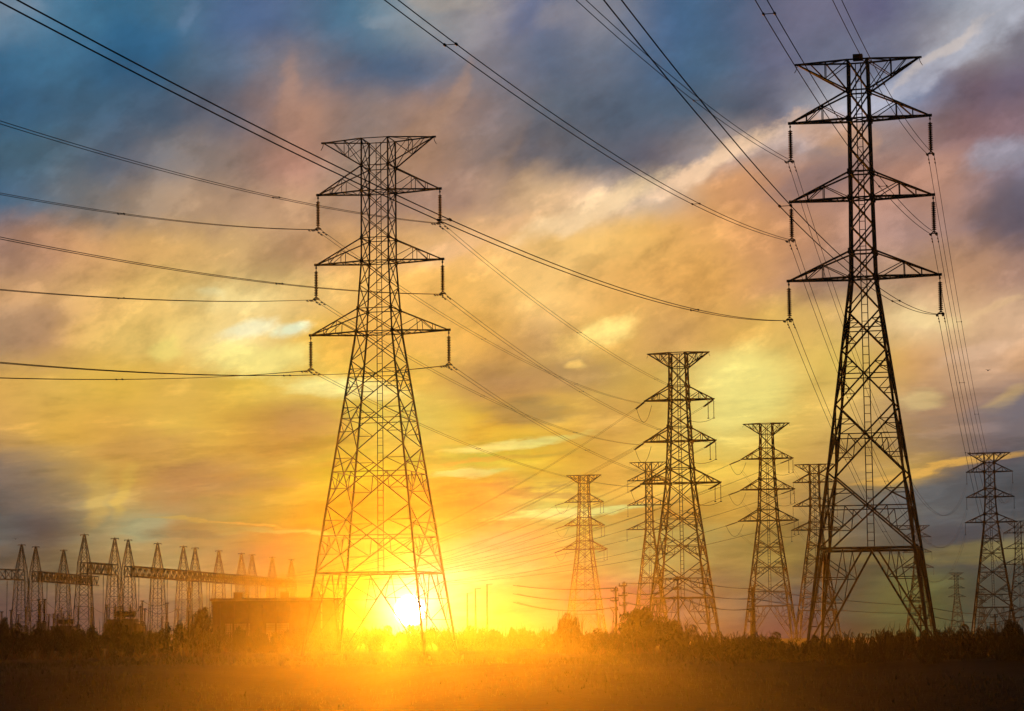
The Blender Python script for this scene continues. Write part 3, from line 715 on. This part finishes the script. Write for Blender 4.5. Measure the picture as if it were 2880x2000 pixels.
# ------------------------------------------------------------------ substation
def mast_meshes():
    prof = [(0, 2.0), (15.8, 1.2), (18.2, 1.05), (24.0, 0.14)]
    hw = lambda z: interp(prof, z)
    P = lambda a, c, z: Vector((a * hw(z), c * hw(z), z))
    zs = [0, 3.4, 6.4, 9.0, 11.4, 13.6, 15.8, 18.2, 20.2, 21.9, 23.2, 24.0]
    out = []
    for a, c in ((-1, -1), (1, -1), (1, 1), (-1, 1)):
        b = MB()
        for z0, z1 in zip(zs, zs[1:]): b.bar(P(a, c, z0), P(a, c, z1), 0.15)
        out.append(('leg', b))
    b = MB()
    for A, B in (((-1, -1), (1, -1)), ((1, -1), (1, 1)), ((1, 1), (-1, 1)), ((-1, 1), (-1, -1))):
        for z0, z1 in zip(zs[:-1], zs[1:-1]):
            b.bar(P(*A, z0), P(*B, z1), 0.075); b.bar(P(*B, z0), P(*A, z1), 0.075)
            b.bar(P(*A, z1), P(*B, z1), 0.07)
    out.append(('lattice', b))
    b = MB(); b.bar((-0.9, 0, 24), (0.9, 0, 24), 0.14, cap=True); b.bar((0, 0, 23.6), (0, 0, 24.3), 0.12, cap=True)
    b.box((-0.85, 0, 23.9), (0.12, 0.12, 0.3)); b.box((0.85, 0, 23.9), (0.12, 0.12, 0.3))
    out.append(('peak_arm', b))
    return [(n, q.mesh(n, STEEL)) for n, q in out]
MAST = mast_meshes()
ORD = ['first', 'second', 'third', 'fourth', 'fifth', 'sixth', 'seventh', 'eighth', 'ninth', 'tenth', 'eleventh']
ROW_B = [235, 321, 359, 442, 515, 548, 615, 679, 709, 766, 820]
GY = math.atan2(0.151, 1.0)
def mast(loc, label, grp):
    t = thing('gantry_mast', label, 'mast', loc, -GY, grp)
    for n, me in MAST: obj(n, me, t)
    return t
bpts = []
for i, px in enumerate(ROW_B):
    p = beam_pt(px); p.z = 0; bpts.append(p)
    mast(p, 'tallest-looking pointed gantry mast at the head of the long beam' if i == 0 else '%s pointed gantry mast along the long beam, counting from the tallest' % ORD[i], 'substation gantry masts')
apts = []
for i, (px, D) in enumerate(((-70, 560), (58, 575), (98, 588), (177, 612), (268, 645))):
    p = Vector((gx(px, D), D, 0)); apts.append(p)
    if i in (1, 2, 3):
        mast(p, '%s pointed gantry mast on the lower beam from the left edge' % ORD[i - 1], 'substation gantry masts')
def truss(p, q, z0, z1, wd, label):
    t = thing('gantry_beam', label, 'gantry', p, 0, 'lattice beams of the substation')
    d = q - p; ln = d.length; u = d.normalized(); s_ = Vector((-u.y, u.x, 0)) * (wd / 2)
    b = MB(); n = max(4, int(ln / 2.2)); up = Vector((0, 0, 1))
    for sg in (-1, 1):
        for z in (z0, z1): b.bar(s_ * sg + up * z, s_ * sg + up * z + d, 0.24)
    obj('chord', b.mesh('chord', STEEL), t)
    b = MB()
    for i in range(n):
        a, c = d * (i / n), d * ((i + 1) / n)
        for sg in (-1, 1):
            e, f = (z0, z1) if i % 2 == 0 else (z1, z0)
            b.bar(a + s_ * sg + up * e, c + s_ * sg + up * f, 0.15); b.bar(a + s_ * sg + up * z0, a + s_ * sg + up * z1, 0.13)
        for z in (z0, z1): b.bar(a + s_ * (1 if i % 2 else -1) + up * z, c + s_ * (-1 if i % 2 else 1) + up * z, 0.12)
    obj('lattice', b.mesh('lattice', STEEL), t)
    return t
truss(bpts[0], bpts[1], 16.0, 18.2, 1.7, 'lattice gantry beam between the two masts at the tall end')
truss(bpts[2], bpts[5], 16.0, 18.2, 1.7, 'long lattice gantry beam in the middle of the mast row')
truss(bpts[5], bpts[8], 16.0, 18.2, 1.7, 'lattice gantry beam over the low building')
truss(bpts[8], bpts[10] , 16.0, 18.2, 1.7, 'lattice gantry beam fading into the sun glow')
truss(apts[0], apts[1], 16.0, 18.2, 1.7, 'lattice gantry beam entering at the left edge')
truss(apts[2], apts[4], 16.0, 18.2, 1.7, 'lower lattice gantry beam ending at the tallest mast')
# droppers hanging from the beams and apparatus posts below
M_DR = MB(); M_DR.tube([(0, 0, 0), (0, 0, -11.5)], 0.06, 5)
for k in range(9): M_DR.lathe([(0.05, -0.3 - k * .2), (0.17, -0.38 - k * .2), (0.05, -0.42 - k * .2)], 8)
M_DR = M_DR.mesh('dropper', WIRE)
def along(pts, k):
    n = len(pts) - 1; i = min(int(k * n), n - 1); return pts[i].lerp(pts[i + 1], k * n - i)
for i in range(24):
    k = (i + 0.5 + rnd.uniform(-.25, .25)) / 24
    p = along(bpts, k) + Vector((rnd.uniform(-1, 1), rnd.uniform(-1, 1), 15.9))
    tag(obj('dropper', M_DR, None, p), 'thin vertical dropper wire hanging from the long gantry beam', 'cable', 'droppers under the long beam')
for i in range(8):
    p = along(apts, (i + 0.5) / 8) + Vector((rnd.uniform(-1, 1), rnd.uniform(-1, 1), 15.9))
    tag(obj('dropper', M_DR, None, p), 'thin vertical dropper wire hanging from the lower gantry beam', 'cable', 'droppers under the lower beam')
def post_thing():
    t = thing('bus_support', 'slim apparatus post with ribbed insulator among the gantry masts', 'insulator post', (0, 0, 0), 0, 'apparatus posts in the substation')
    b = MB()
    for a in (-1, 1):
        for c in (-1, 1): b.bar((a * 0.3, c * 0.3, 0), (a * 0.22, c * 0.22, 5.2), 0.12)
    for k in range(5):
        z = k * 1.04
        for a in (-1, 1): b.bar((a * .3, -.3, z), (-a * .28, -.28, z + 1.04), 0.07); b.bar((a * .3, .3, z), (-a * .28, .28, z + 1.04), 0.07)
    b.box((0, 0, 5.25), (0.9, 0.9, 0.12))
    obj('stand', b.mesh('stand', STEEL), t)
    b = MB(); pr = [(0.12, 5.3)]
    for k in range(12): pr += [(0.13, 5.35 + k * .3), (0.24, 5.42 + k * .3), (0.13, 5.5 + k * .3)]
    b.lathe(pr + [(0.1, 9.1)], 10); b.box((0, 0, 9.15), (0.7, 0.2, 0.15))
    obj('insulator', b.mesh('insulator', GLASS, False), t)
    return t
proto = post_thing()
post_px = [4, 30, 52, 72, 108, 112, 125, 137, 150, 172, 196, 220, 258, 300, 338, 346, 355, 376, 395, 400, 407, 455, 470, 500, 530, 560, 600]
ptops = []
for i, px in enumerate(post_px):
    o = proto if i == 0 else copy_tree(proto)
    D = rnd.uniform(470, 540) if px < 230 else rnd.uniform(500, 590)
    o.location = (gx(px, D), D, 0); o.rotation_euler = (0, 0, -GY + rnd.uniform(-.1, .1))
    k = rnd.uniform(0.75, 1.12); o.scale = (1.15, 1.15, k)
    ptops.append(Vector((gx(px, D), D, 9.2 * k)))
ptops.sort(key=lambda v: v.x / v.y)
for i in range(0, len(ptops) - 3, 1):
    a, c = ptops[i], ptops[i + 3]
    b = MB(); n = 10; sg = rnd.uniform(0.4, 1.6); dz = -rnd.choice((0, 0, 2.5, 4.5))
    b.tube([a.lerp(c, k / n) - a + Vector((0, 0, dz - sg * 4 * (k / n) * (1 - k / n))) for k in range(n + 1)], 0.05, 5)
    tag(obj('bus_wire', b.mesh('bus_wire', WIRE), None, a), 'slack bus wire strung between apparatus posts of the substation', 'cable', 'slack bus wires in the substation')
# transformers, dark blocks between the posts
def transformer(px, D, sc, label):
    t = thing('transformer', label, 'transformer', (gx(px, D), D, 0), -GY, 'substation transformers'); t.scale = (sc, sc, sc)
    b = MB(); b.box((0, 0, 2.1), (3.4, 2.2, 3.2)); b.box((0, 0, 3.8), (3.6, 2.4, 0.2)); b.box((0, 0, 0.25), (3.8, 2.6, 0.5))
    obj('tank', b.mesh('tank', STEEL), t)
    b = MB()
    b.box((2.0, 0, 3.3), (0.3, 2.2, 0.2))
    for k in range(9): b.box((2.0, -1.0 + k * 0.25, 2.05), (0.5, 0.08, 2.5))
    rm = b.mesh('radiator', STEEL); obj('radiator', rm, t); obj('radiator', rm, t, (-4.0, 0, 0))
    for x in (-1.0, 0, 1.0):
        b = MB(); pr = [(0.16, 3.9)]
        for k in range(7): pr += [(0.14, 3.95 + k * .22), (0.26, 4.02 + k * .22), (0.14, 4.08 + k * .22)]
        b.lathe(pr + [(0.05, 5.9)], 10, (x, 0, 0)); obj('bushing', b.mesh('bushing', GLASS), t)
    b = MB(); b.tube([(-1.4, 0.9, 4.6), (1.4, 0.9, 4.6)], 0.4, 12); b.bar((0, .9, 3.8), (0, .9, 4.4), 0.2); obj('conservator', b.mesh('conservator', STEEL), t)
transformer(345, 520, 1.6, 'boxy dark transformer with three bushings left of the long beam\'s middle')
transformer(178, 500, 1.25, 'boxy dark transformer with three bushings below the lower beam')
# control building
def building():
    D = 430.0; x0, x1 = gx(597, D), gx(955, D); w_ = x1 - x0; h = at(700, 1684, D).z
    t = thing('control_building', 'long flat-roofed building dissolving into the sun glow beside the gantries', 'building', ((x0 + x1) / 2, D, 0))
    b = MB(); b.box((0, 6, h / 2 - 0.2), (w_, 12, h - 0.4)); obj('wall', b.mesh('wall', WALL), t)
    b = MB(); b.box((0, 6, h - 0.15), (w_ + 0.8, 12.8, 0.5)); obj('roof', b.mesh('roof', ROOF), t)
    for k in (-0.3, 0.02):
        b = MB()
        for q in range(12): b.box((k * w_, -0.06, 0.25 + q * 0.38), (4.2, 0.1, 0.34))
        obj('roller_door', b.mesh('roller_door', ROOF), t)
    b = MB()
    for k in range(9): b.box((-w_ / 2 + (k + 0.5) * w_ / 9, -0.12, h / 2 - 0.4), (0.3, 0.24, h - 1.0))
    obj('pilaster', b.mesh('pilaster', WALL), t)
    b = MB(); b.tube([(w_ * .36, -0.35, 0), (w_ * .36, -0.35, h + .6), (w_ * .36, 1.5, h + .9)], 0.14, 8); obj('downpipe', b.mesh('downpipe', ROOF), t)
    for px_ in (-0.32, 0.05, 0.3):
        b = MB(); b.box((0, 0, 0.5), (1.6, 1.6, 1.0)); b.box((0, 0, 1.05), (1.8, 1.8, 0.1)); obj('vent', b.mesh('vent', ROOF), t, (px_ * w_, 5, h + 0.1))
building()

# ------------------------------------------------------------------ distribution poles and their wires
def pole_mesh(h, arms, r=0.16):
    b = MB(); b.tube([(0, 0, 0), (0, 0, h)], r, 8, r * 0.65)
    a = MB()
    for z, w_ in arms:
        a.box((0, -0.18, z), (w_, 0.12, 0.14))
        for x in (-w_ / 2 + .1, 0.0, w_ / 2 - .1): a.tube([(x, -0.18, z + .07), (x, -0.18, z + .35)], 0.06, 6)
        for s_ in (-1, 1): a.bar((s_ * w_ * .3, -0.18, z), (0, -0.1, z - .5), 0.05)
    return b.mesh('shaft', WOOD), a.mesh('pole_arm', WOOD)
POLES = [(1734, 1650, 300, 3, 2.4, 'utility pole with three cross arms, shorter of the pair behind the big round bush'),
         (1758, 1636, 300, 4, 2.6, 'utility pole with four cross arms, taller of the pair behind the big round bush'),
         (1909, 1620, 310, 3, 2.2, 'utility pole standing inside the middle-sized pylon\'s legs'),
         (2120, 1652, 290, 4, 2.0, 'thick dark utility pole at the left leg of the pylon beside the largest one'),
         (2590, 1700, 380, 2, 2.4, 'utility pole behind the right leg of the largest pylon'),
         (2800, 1726, 380, 2, 2.4, 'short utility pole before the distant dark pylon'),
         (3050, 1640, 340, 4, 2.4, 'utility pole past the right edge')]
pole_tops = []
for (px, ty, D, na, wd, lab) in POLES:
    base = Vector((gx(px, D), D, 0)); h = at(px, ty, D).z
    arms_ = [(h - 0.5 - 1.15 * k, wd * (1.15 if k == 1 else 1)) for k in range(na)]
    if px < 3000:
        t = thing('utility_pole', lab, 'pole', base, R(-72), 'wooden utility poles')
        ms, ma = pole_mesh(h, arms_, 0.17 if px != 2120 else 0.3)
        obj('shaft', ms, t); obj('pole_arm', ma, t)
    pole_tops.append((base, arms_))
pole_tops.insert(0, (Vector((gx(1450, 330), 330, 0)), [(h_, 2.4) for h_ in (8.3, 7.2, 6.1)]))
low = 0
for (b0, a0), (b1, a1) in zip(pole_tops, pole_tops[1:]):
    if (b1 - b0).length < 3: continue
    for k in range(min(len(a0), len(a1))):
        for y_ in (-0.9, 0.9):
            p = b0 + Vector((y_ * 0.3, y_, a0[k][0] + .35)); q = b1 + Vector((y_ * 0.3, y_, a1[k][0] + .35))
            b = MB(); n = 16; sg = 0.35 + 0.2 * k
            b.tube([p.lerp(q, i / n) - p - Vector((0, 0, sg * 4 * (i / n) * (1 - i / n))) for i in range(n + 1)], 0.03, 5)
            tag(obj('pole_wire', b.mesh('pole_wire', WIRE), None, p), 'thin low wire strung between the wooden utility poles', 'cable', 'low wires between the utility poles'); low += 1
for i, (px, ty) in enumerate(((1315, 1668), (1338, 1655), (1371, 1643))):
    D = 470; t = thing('lamp_post', '%s bare thin post on the skyline right of the sun' % ('shortest', 'middle', 'tallest')[i], 'post', (gx(px, D), D, 0), 0, 'thin posts by the sun')
    h = at(px, ty, D).z; b = MB(); b.tube([(0, 0, 0), (0, 0, h)], 0.2, 8, 0.11); obj('shaft', b.mesh('shaft', STEEL), t)
    b = MB(); b.bar((0, 0, h - .1), (0.7, 0, h), 0.08); b.box((0.8, 0, h), (0.5, 0.2, 0.1)); obj('lamp_arm', b.mesh('lamp_arm', STEEL), t)

# ------------------------------------------------------------------ scrub
def leaf_cloud(blobs, n, size, seed, stretch=1.0):
    q = random.Random(seed); v, f = [], []
    tot = sum(bl[3] for bl in blobs)
    for (cx, cy, cz, r, fl) in blobs:
        for _ in range(int(n * r / tot)):
            while True:
                a, c, d = q.uniform(-1, 1), q.uniform(-1, 1), q.uniform(-1, 1)
                l2 = a * a + c * c + d * d
                if 0.12 < l2 < 1: break
            k = r * (0.75 + 0.45 * q.random()) if q.random() < 0.25 else r
            p = Vector((cx + a * k, cy + c * k, max(0.03, cz + d * k * fl)))
            s_ = size * q.uniform(0.6, 1.5)
            n1 = Vector((q.gauss(0, 1), q.gauss(0, 1), q.gauss(0, 1))).normalized()
            e1 = n1.orthogonal().normalized(); e2 = n1.cross(e1)
            i = len(v)
            v += [p - e1 * s_ * .5, p + e2 * s_ * .22 * stretch, p + e1 * s_ * .6, p - e2 * s_ * .22 * stretch]
            f.append((i, i + 1, i + 2, i + 3))
    return v, f
def bush_meshes(seed, kind):
    q = random.Random(seed); st = MB(); blobs = []
    if kind == 'round':
        for _ in range(9):
            a = q.uniform(0, 6.28); rr = q.uniform(0, .55)
            blobs.append((math.cos(a) * rr, math.sin(a) * rr, q.uniform(.28, .72), q.uniform(.2, .38), .8))
        n, sz = 2600, 0.10
    elif kind == 'low':
        for _ in range(9):
            blobs.append((q.uniform(-.95, .95), q.uniform(-.4, .4), q.uniform(.2, .68), q.uniform(.2, .34), .85))
        n, sz = 2400, 0.10
    else:
        for _ in range(10):
            blobs.append((q.uniform(-.8, .8), q.uniform(-.4, .4), q.uniform(.1, .35), q.uniform(.16, .3), .9))
        n, sz = 1400, 0.10
    v, f = leaf_cloud(blobs, n, sz, seed + 5)
    me = bpy.data.meshes.new('foliage')
    if kind == 'reed':
        for _ in range(70):
            x, y = q.uniform(-.9, .9), q.uniform(-.4, .4); h = q.uniform(.5, 1.05); bx, by = q.gauss(0, .22), q.gauss(0, .15)
            pts = [Vector((x, y, 0)), Vector((x + bx * .3, y + by * .3, h * .55)), Vector((x + bx, y + by, h * .9)), Vector((x + bx * 1.9, y + by * 1.6, h * q.uniform(.75, 1)))]
            wds = (.012, .02, .018, .003)
            i = len(v)
            for p, w_ in zip(pts, wds): v += [p - Vector((w_, w_ * .5, 0)), p + Vector((w_, w_ * .5, 0))]
            for k in range(3): f.append((i + 2 * k, i + 2 * k + 1, i + 2 * k + 3, i + 2 * k + 2))
    else:
        for _ in range(22):
            x = q.uniform(-.8, .8); h = q.uniform(.7, 1.05); i = len(v); y = q.uniform(-.3, .3)
            pts = [Vector((x, y, .4)), Vector((x + q.gauss(0, .05), y, h * .8)), Vector((x + q.gauss(0, .1), y, h))]
            for p, w_ in zip(pts, (.008, .012, .002)): v += [p - Vector((w_, 0, 0)), p + Vector((w_, 0, 0))]
            for k in range(2): f.append((i + 2 * k, i + 2 * k + 1, i + 2 * k + 3, i + 2 * k + 2))
    me.from_pydata([tuple(p) for p in v], [], f); me.update(); me.materials.append(LEAF)
    for (cx, cy, cz, r, fl) in blobs:
        st.tube([(cx * .3, cy * .3, 0), (cx * .6, cy * .6, cz * .5), (cx, cy, cz)], 0.025, 5, 0.008)
    return me, st.mesh('stem', BARK)
BUSH = {'round': [bush_meshes(s, 'round') for s in (1, 2, 3)], 'low': [bush_meshes(s, 'low') for s in (4, 5, 6, 7)], 'reed': [bush_meshes(s, 'reed') for s in (8, 9, 10)]}
def bush(px, top, D, wpx, kind, label, grp, name='bush'):
    h = max(0.7, at(px, top, D).z - ground_z(gx(px, D), D)); w_ = wpx * D / F_PX / 2
    t = thing(name, label, 'reeds' if kind == 'reed' else 'bush', (gx(px, D), D, ground_z(gx(px, D), D) - 0.03), rnd.uniform(-.3, .3), grp)
    t.scale = (w_ / (0.95 if kind != 'round' else .85), max(w_, 1.2) , h / (0.86 if kind != 'reed' else 1.0))
    fo, st = rnd.choice(BUSH[kind]); obj('foliage', fo, t); obj('stem', st, t)
    if rnd.random() < .5: t.scale.x *= -1
    return t
PROFILE = [(0, 1752), (60, 1765), (140, 1768), (300, 1766), (420, 1766), (520, 1760), (560, 1722), (600, 1762), (700, 1768), (960, 1767), (1300, 1762), (1480, 1764), (1560, 1764),
           (1700, 1776), (1880, 1745), (1960, 1775), (2060, 1790), (2200, 1792), (2300, 1783), (2420, 1772), (2520, 1760), (2620, 1764), (2720, 1770), (2880, 1766)]
def prof_y(px): return interp(PROFILE, px) if px > 0 else 1755
px = -60.0
while px < 2960:
    if px < 560: D, lab, w_, kind = rnd.uniform(250, 330), 'low dark scrub bush below the substation gantries', rnd.uniform(55, 110), 'low'
    elif px < 1560: D, lab, w_, kind = rnd.uniform(345, 400), 'low scrub bush in the glow under the sun', rnd.uniform(50, 90), rnd.choice(('low', 'low', 'reed'))
    elif px < 2000: D, lab, w_, kind = rnd.uniform(230, 300), 'scrub bush in the amber dark below the middle pylons', rnd.uniform(60, 110), rnd.choice(('low', 'low', 'reed'))
    elif px < 2300: D, lab, w_, kind = rnd.uniform(185, 200), 'ragged scrub clump before the feet of the largest pylon', rnd.uniform(60, 110), rnd.choice(('low', 'reed', 'reed'))
    else: D, lab, w_, kind = rnd.uniform(180, 200), 'black scrub clump in the dark right of the largest pylon', rnd.uniform(60, 110), rnd.choice(('low', 'low', 'reed'))
    ty = prof_y(px) + rnd.gauss(2, 7)
    if 560 < px < 2000 and ty < 1755: ty = 1762
    bush(px, ty, D, w_, kind, lab, 'scrub along the field edge', 'reed_clump' if kind == 'reed' else 'bush')
    px += w_ * 0.42
bush(562, 1716, 290, 80, 'round', 'rounded bush beside the low building', 'large bushes')
bush(1606, 1725, 265, 84, 'round', 'smaller round bush in front of the orange-tinted pylon', 'large bushes')
bush(1790, 1714, 260, 150, 'round', 'big round bush in front of the pair of utility poles', 'large bushes')
bush(1880, 1735, 264, 130, 'round', 'bush sloping off from the big round bush to the middle-sized pylon', 'large bushes')
bush(2842, 1752, 190, 90, 'round', 'black bush hiding the foot of the distant dark pylon', 'large bushes')
bush(2055, 1768, 200, 110, 'reed', 'arching reed clump between the middle-sized pylon and its neighbour', 'large bushes', 'reed_clump')
bush(12, 1748, 260, 70, 'round', 'dark bush cut off by the left edge', 'large bushes')

def grass():
    q = random.Random(77); v, f = [], []
    for _ in range(52000):
        y = q.uniform(95, 236) if q.random() < .8 else q.uniform(236, 350)
        x = q.uniform(-0.225, 0.225) * y
        c = math.sin(x * .13 + 1.3 * math.sin(y * .07)) + math.sin(y * .23 + x * .05) + q.gauss(0, .7)
        if c < -0.2: continue
        z = ground_z(x, y); h = q.uniform(.12, .34) * (1 + max(0, c) * .25); a = q.uniform(0, 3.14); w_ = q.uniform(.02, .05)
        dx, dy = math.cos(a) * w_, math.sin(a) * w_; i = len(v); bx, by = q.gauss(0, .1), q.gauss(0, .1)
        v += [(x - dx, y - dy, z - .02), (x + dx, y + dy, z - .02), (x + bx, y + by, z + h)]
        f.append((i, i + 1, i + 2))
    me = bpy.data.meshes.new('grass'); me.from_pydata(v, [], f); me.update(); me.materials.append(LEAF)
    tag(obj('grass', me), 'short dark grass over the field and its bank', 'grass', None, 'stuff')
grass()

# ------------------------------------------------------------------ birds
def bird(px, py, D, sc, label):
    t = thing('bird', label, 'bird', at(px, py, D), R(30), 'birds far off'); t.scale = (sc,) * 3
    b = MB(); b.lathe([(0.01, -0.32), (0.06, -0.2), (0.1, 0.0), (0.08, 0.15), (0.05, 0.22), (0.055, 0.3), (0.01, 0.4)], 8)
    me = b.mesh('body', FEATHER, True); o = obj('body', me, t); o.rotation_euler = (R(80), 0, 0)
    for s_ in (-1, 1):
        b = MB(); b.v = [Vector(q) for q in ((0.05 * s_, -.12, .03), (0.05 * s_, .14, .03), (.4 * s_, .1, .2), (.42 * s_, -.1, .2), (.85 * s_, .08, .08))]
        b.f = [(0, 1, 2, 3), (3, 2, 4)]
        o = obj('wing', b.mesh('wing', FEATHER), t); md = o.modifiers.new('s', 'SOLIDIFY'); md.thickness = 0.02
bird(44, 1516, 300, 0.55, 'tiny dark bird flying above the first gantry masts')
bird(2779, 1042, 260, 0.5, 'tiny dark bird flying above the distant dark pylon')

# ------------------------------------------------------------------ haze
def air(name, lo, hi, density, g, label, shape=None):
    if shape is None:
        b = MB(); b.box([(p + q) / 2 for p, q in zip(lo, hi)], [q - p for p, q in zip(lo, hi)]); shape = ([tuple(v) for v in b.v], b.f)
    me = bpy.data.meshes.new(name); me.from_pydata(shape[0], [], shape[1]); me.update()
    mt = bpy.data.materials.new(name); mt.use_nodes = True
    t = mt.node_tree; t.nodes.clear()
    o = t.nodes.new('ShaderNodeOutputMaterial'); p = t.nodes.new('ShaderNodeVolumePrincipled')
    p.inputs['Color'].default_value = (0.95, 0.95, 0.95, 1)
    p.inputs['Density'].default_value = density
    p.inputs['Anisotropy'].default_value = g
    t.links.new(p.outputs[0], o.inputs['Volume'])
    me.materials.append(mt)
    tag(obj(name, me), label, 'haze', None, 'stuff')
air('haze', (-420, -60, -6.5), (420, 820, 56), 1.5e-5, 0.96, 'pale sunset haze over the whole field')
def mist():
    # added volume that makes the orange glow over the field: thickest on the floor of the hollow and under the sun, thinning upwards and to the sides
    b = MB(); lo, hi = (-130, 6, -5.2), (100, 520, 15.0)
    b.box([(p + q) / 2 for p, q in zip(lo, hi)], [q - p for p, q in zip(lo, hi)])
    me = bpy.data.meshes.new('added_glow_mist'); me.from_pydata([tuple(v) for v in b.v], [], b.f); me.update()
    mt = bpy.data.materials.new('added_glow_mist'); mt.use_nodes = True
    t = mt.node_tree; t.nodes.clear(); K = t.nodes.link if False else t.links.new
    def M(op, x, y=None):
        n = t.nodes.new('ShaderNodeMath'); n.operation = op
        for i, v in enumerate((x, y)):
            if v is None: continue
            if isinstance(v, (int, float)): n.inputs[i].default_value = v
            else: K(v, n.inputs[i])
        return n.outputs[0]
    g = t.nodes.new('ShaderNodeNewGeometry'); sp = t.nodes.new('ShaderNodeSeparateXYZ'); K(g.outputs['Position'], sp.inputs[0])
    x, y, z = sp.outputs
    zf = M('EXPONENT', M('DIVIDE', M('MAXIMUM', M('ADD', z, 0.5), 0.0), -4.2))
    side = M('DIVIDE', M('ADD', x, M('MULTIPLY', y, -0.008)), M('ADD', M('MULTIPLY', y, 0.15), 2.5))
    sf = M('EXPONENT', M('MULTIPLY', M('MULTIPLY', side, side), -1.0))
    dn = M('MULTIPLY', M('MULTIPLY', zf, sf), 2.3e-4)
    o = t.nodes.new('ShaderNodeOutputMaterial'); p = t.nodes.new('ShaderNodeVolumePrincipled')
    p.inputs['Color'].default_value = (0.95, 0.95, 0.95, 1); p.inputs['Anisotropy'].default_value = 0.935
    K(dn, p.inputs['Density']); K(p.outputs[0], o.inputs['Volume'])
    me.materials.append(mt)
    tag(obj('added_glow_mist', me), 'low orange mist lying in the hollow of the field', 'haze', None, 'stuff')
mist()
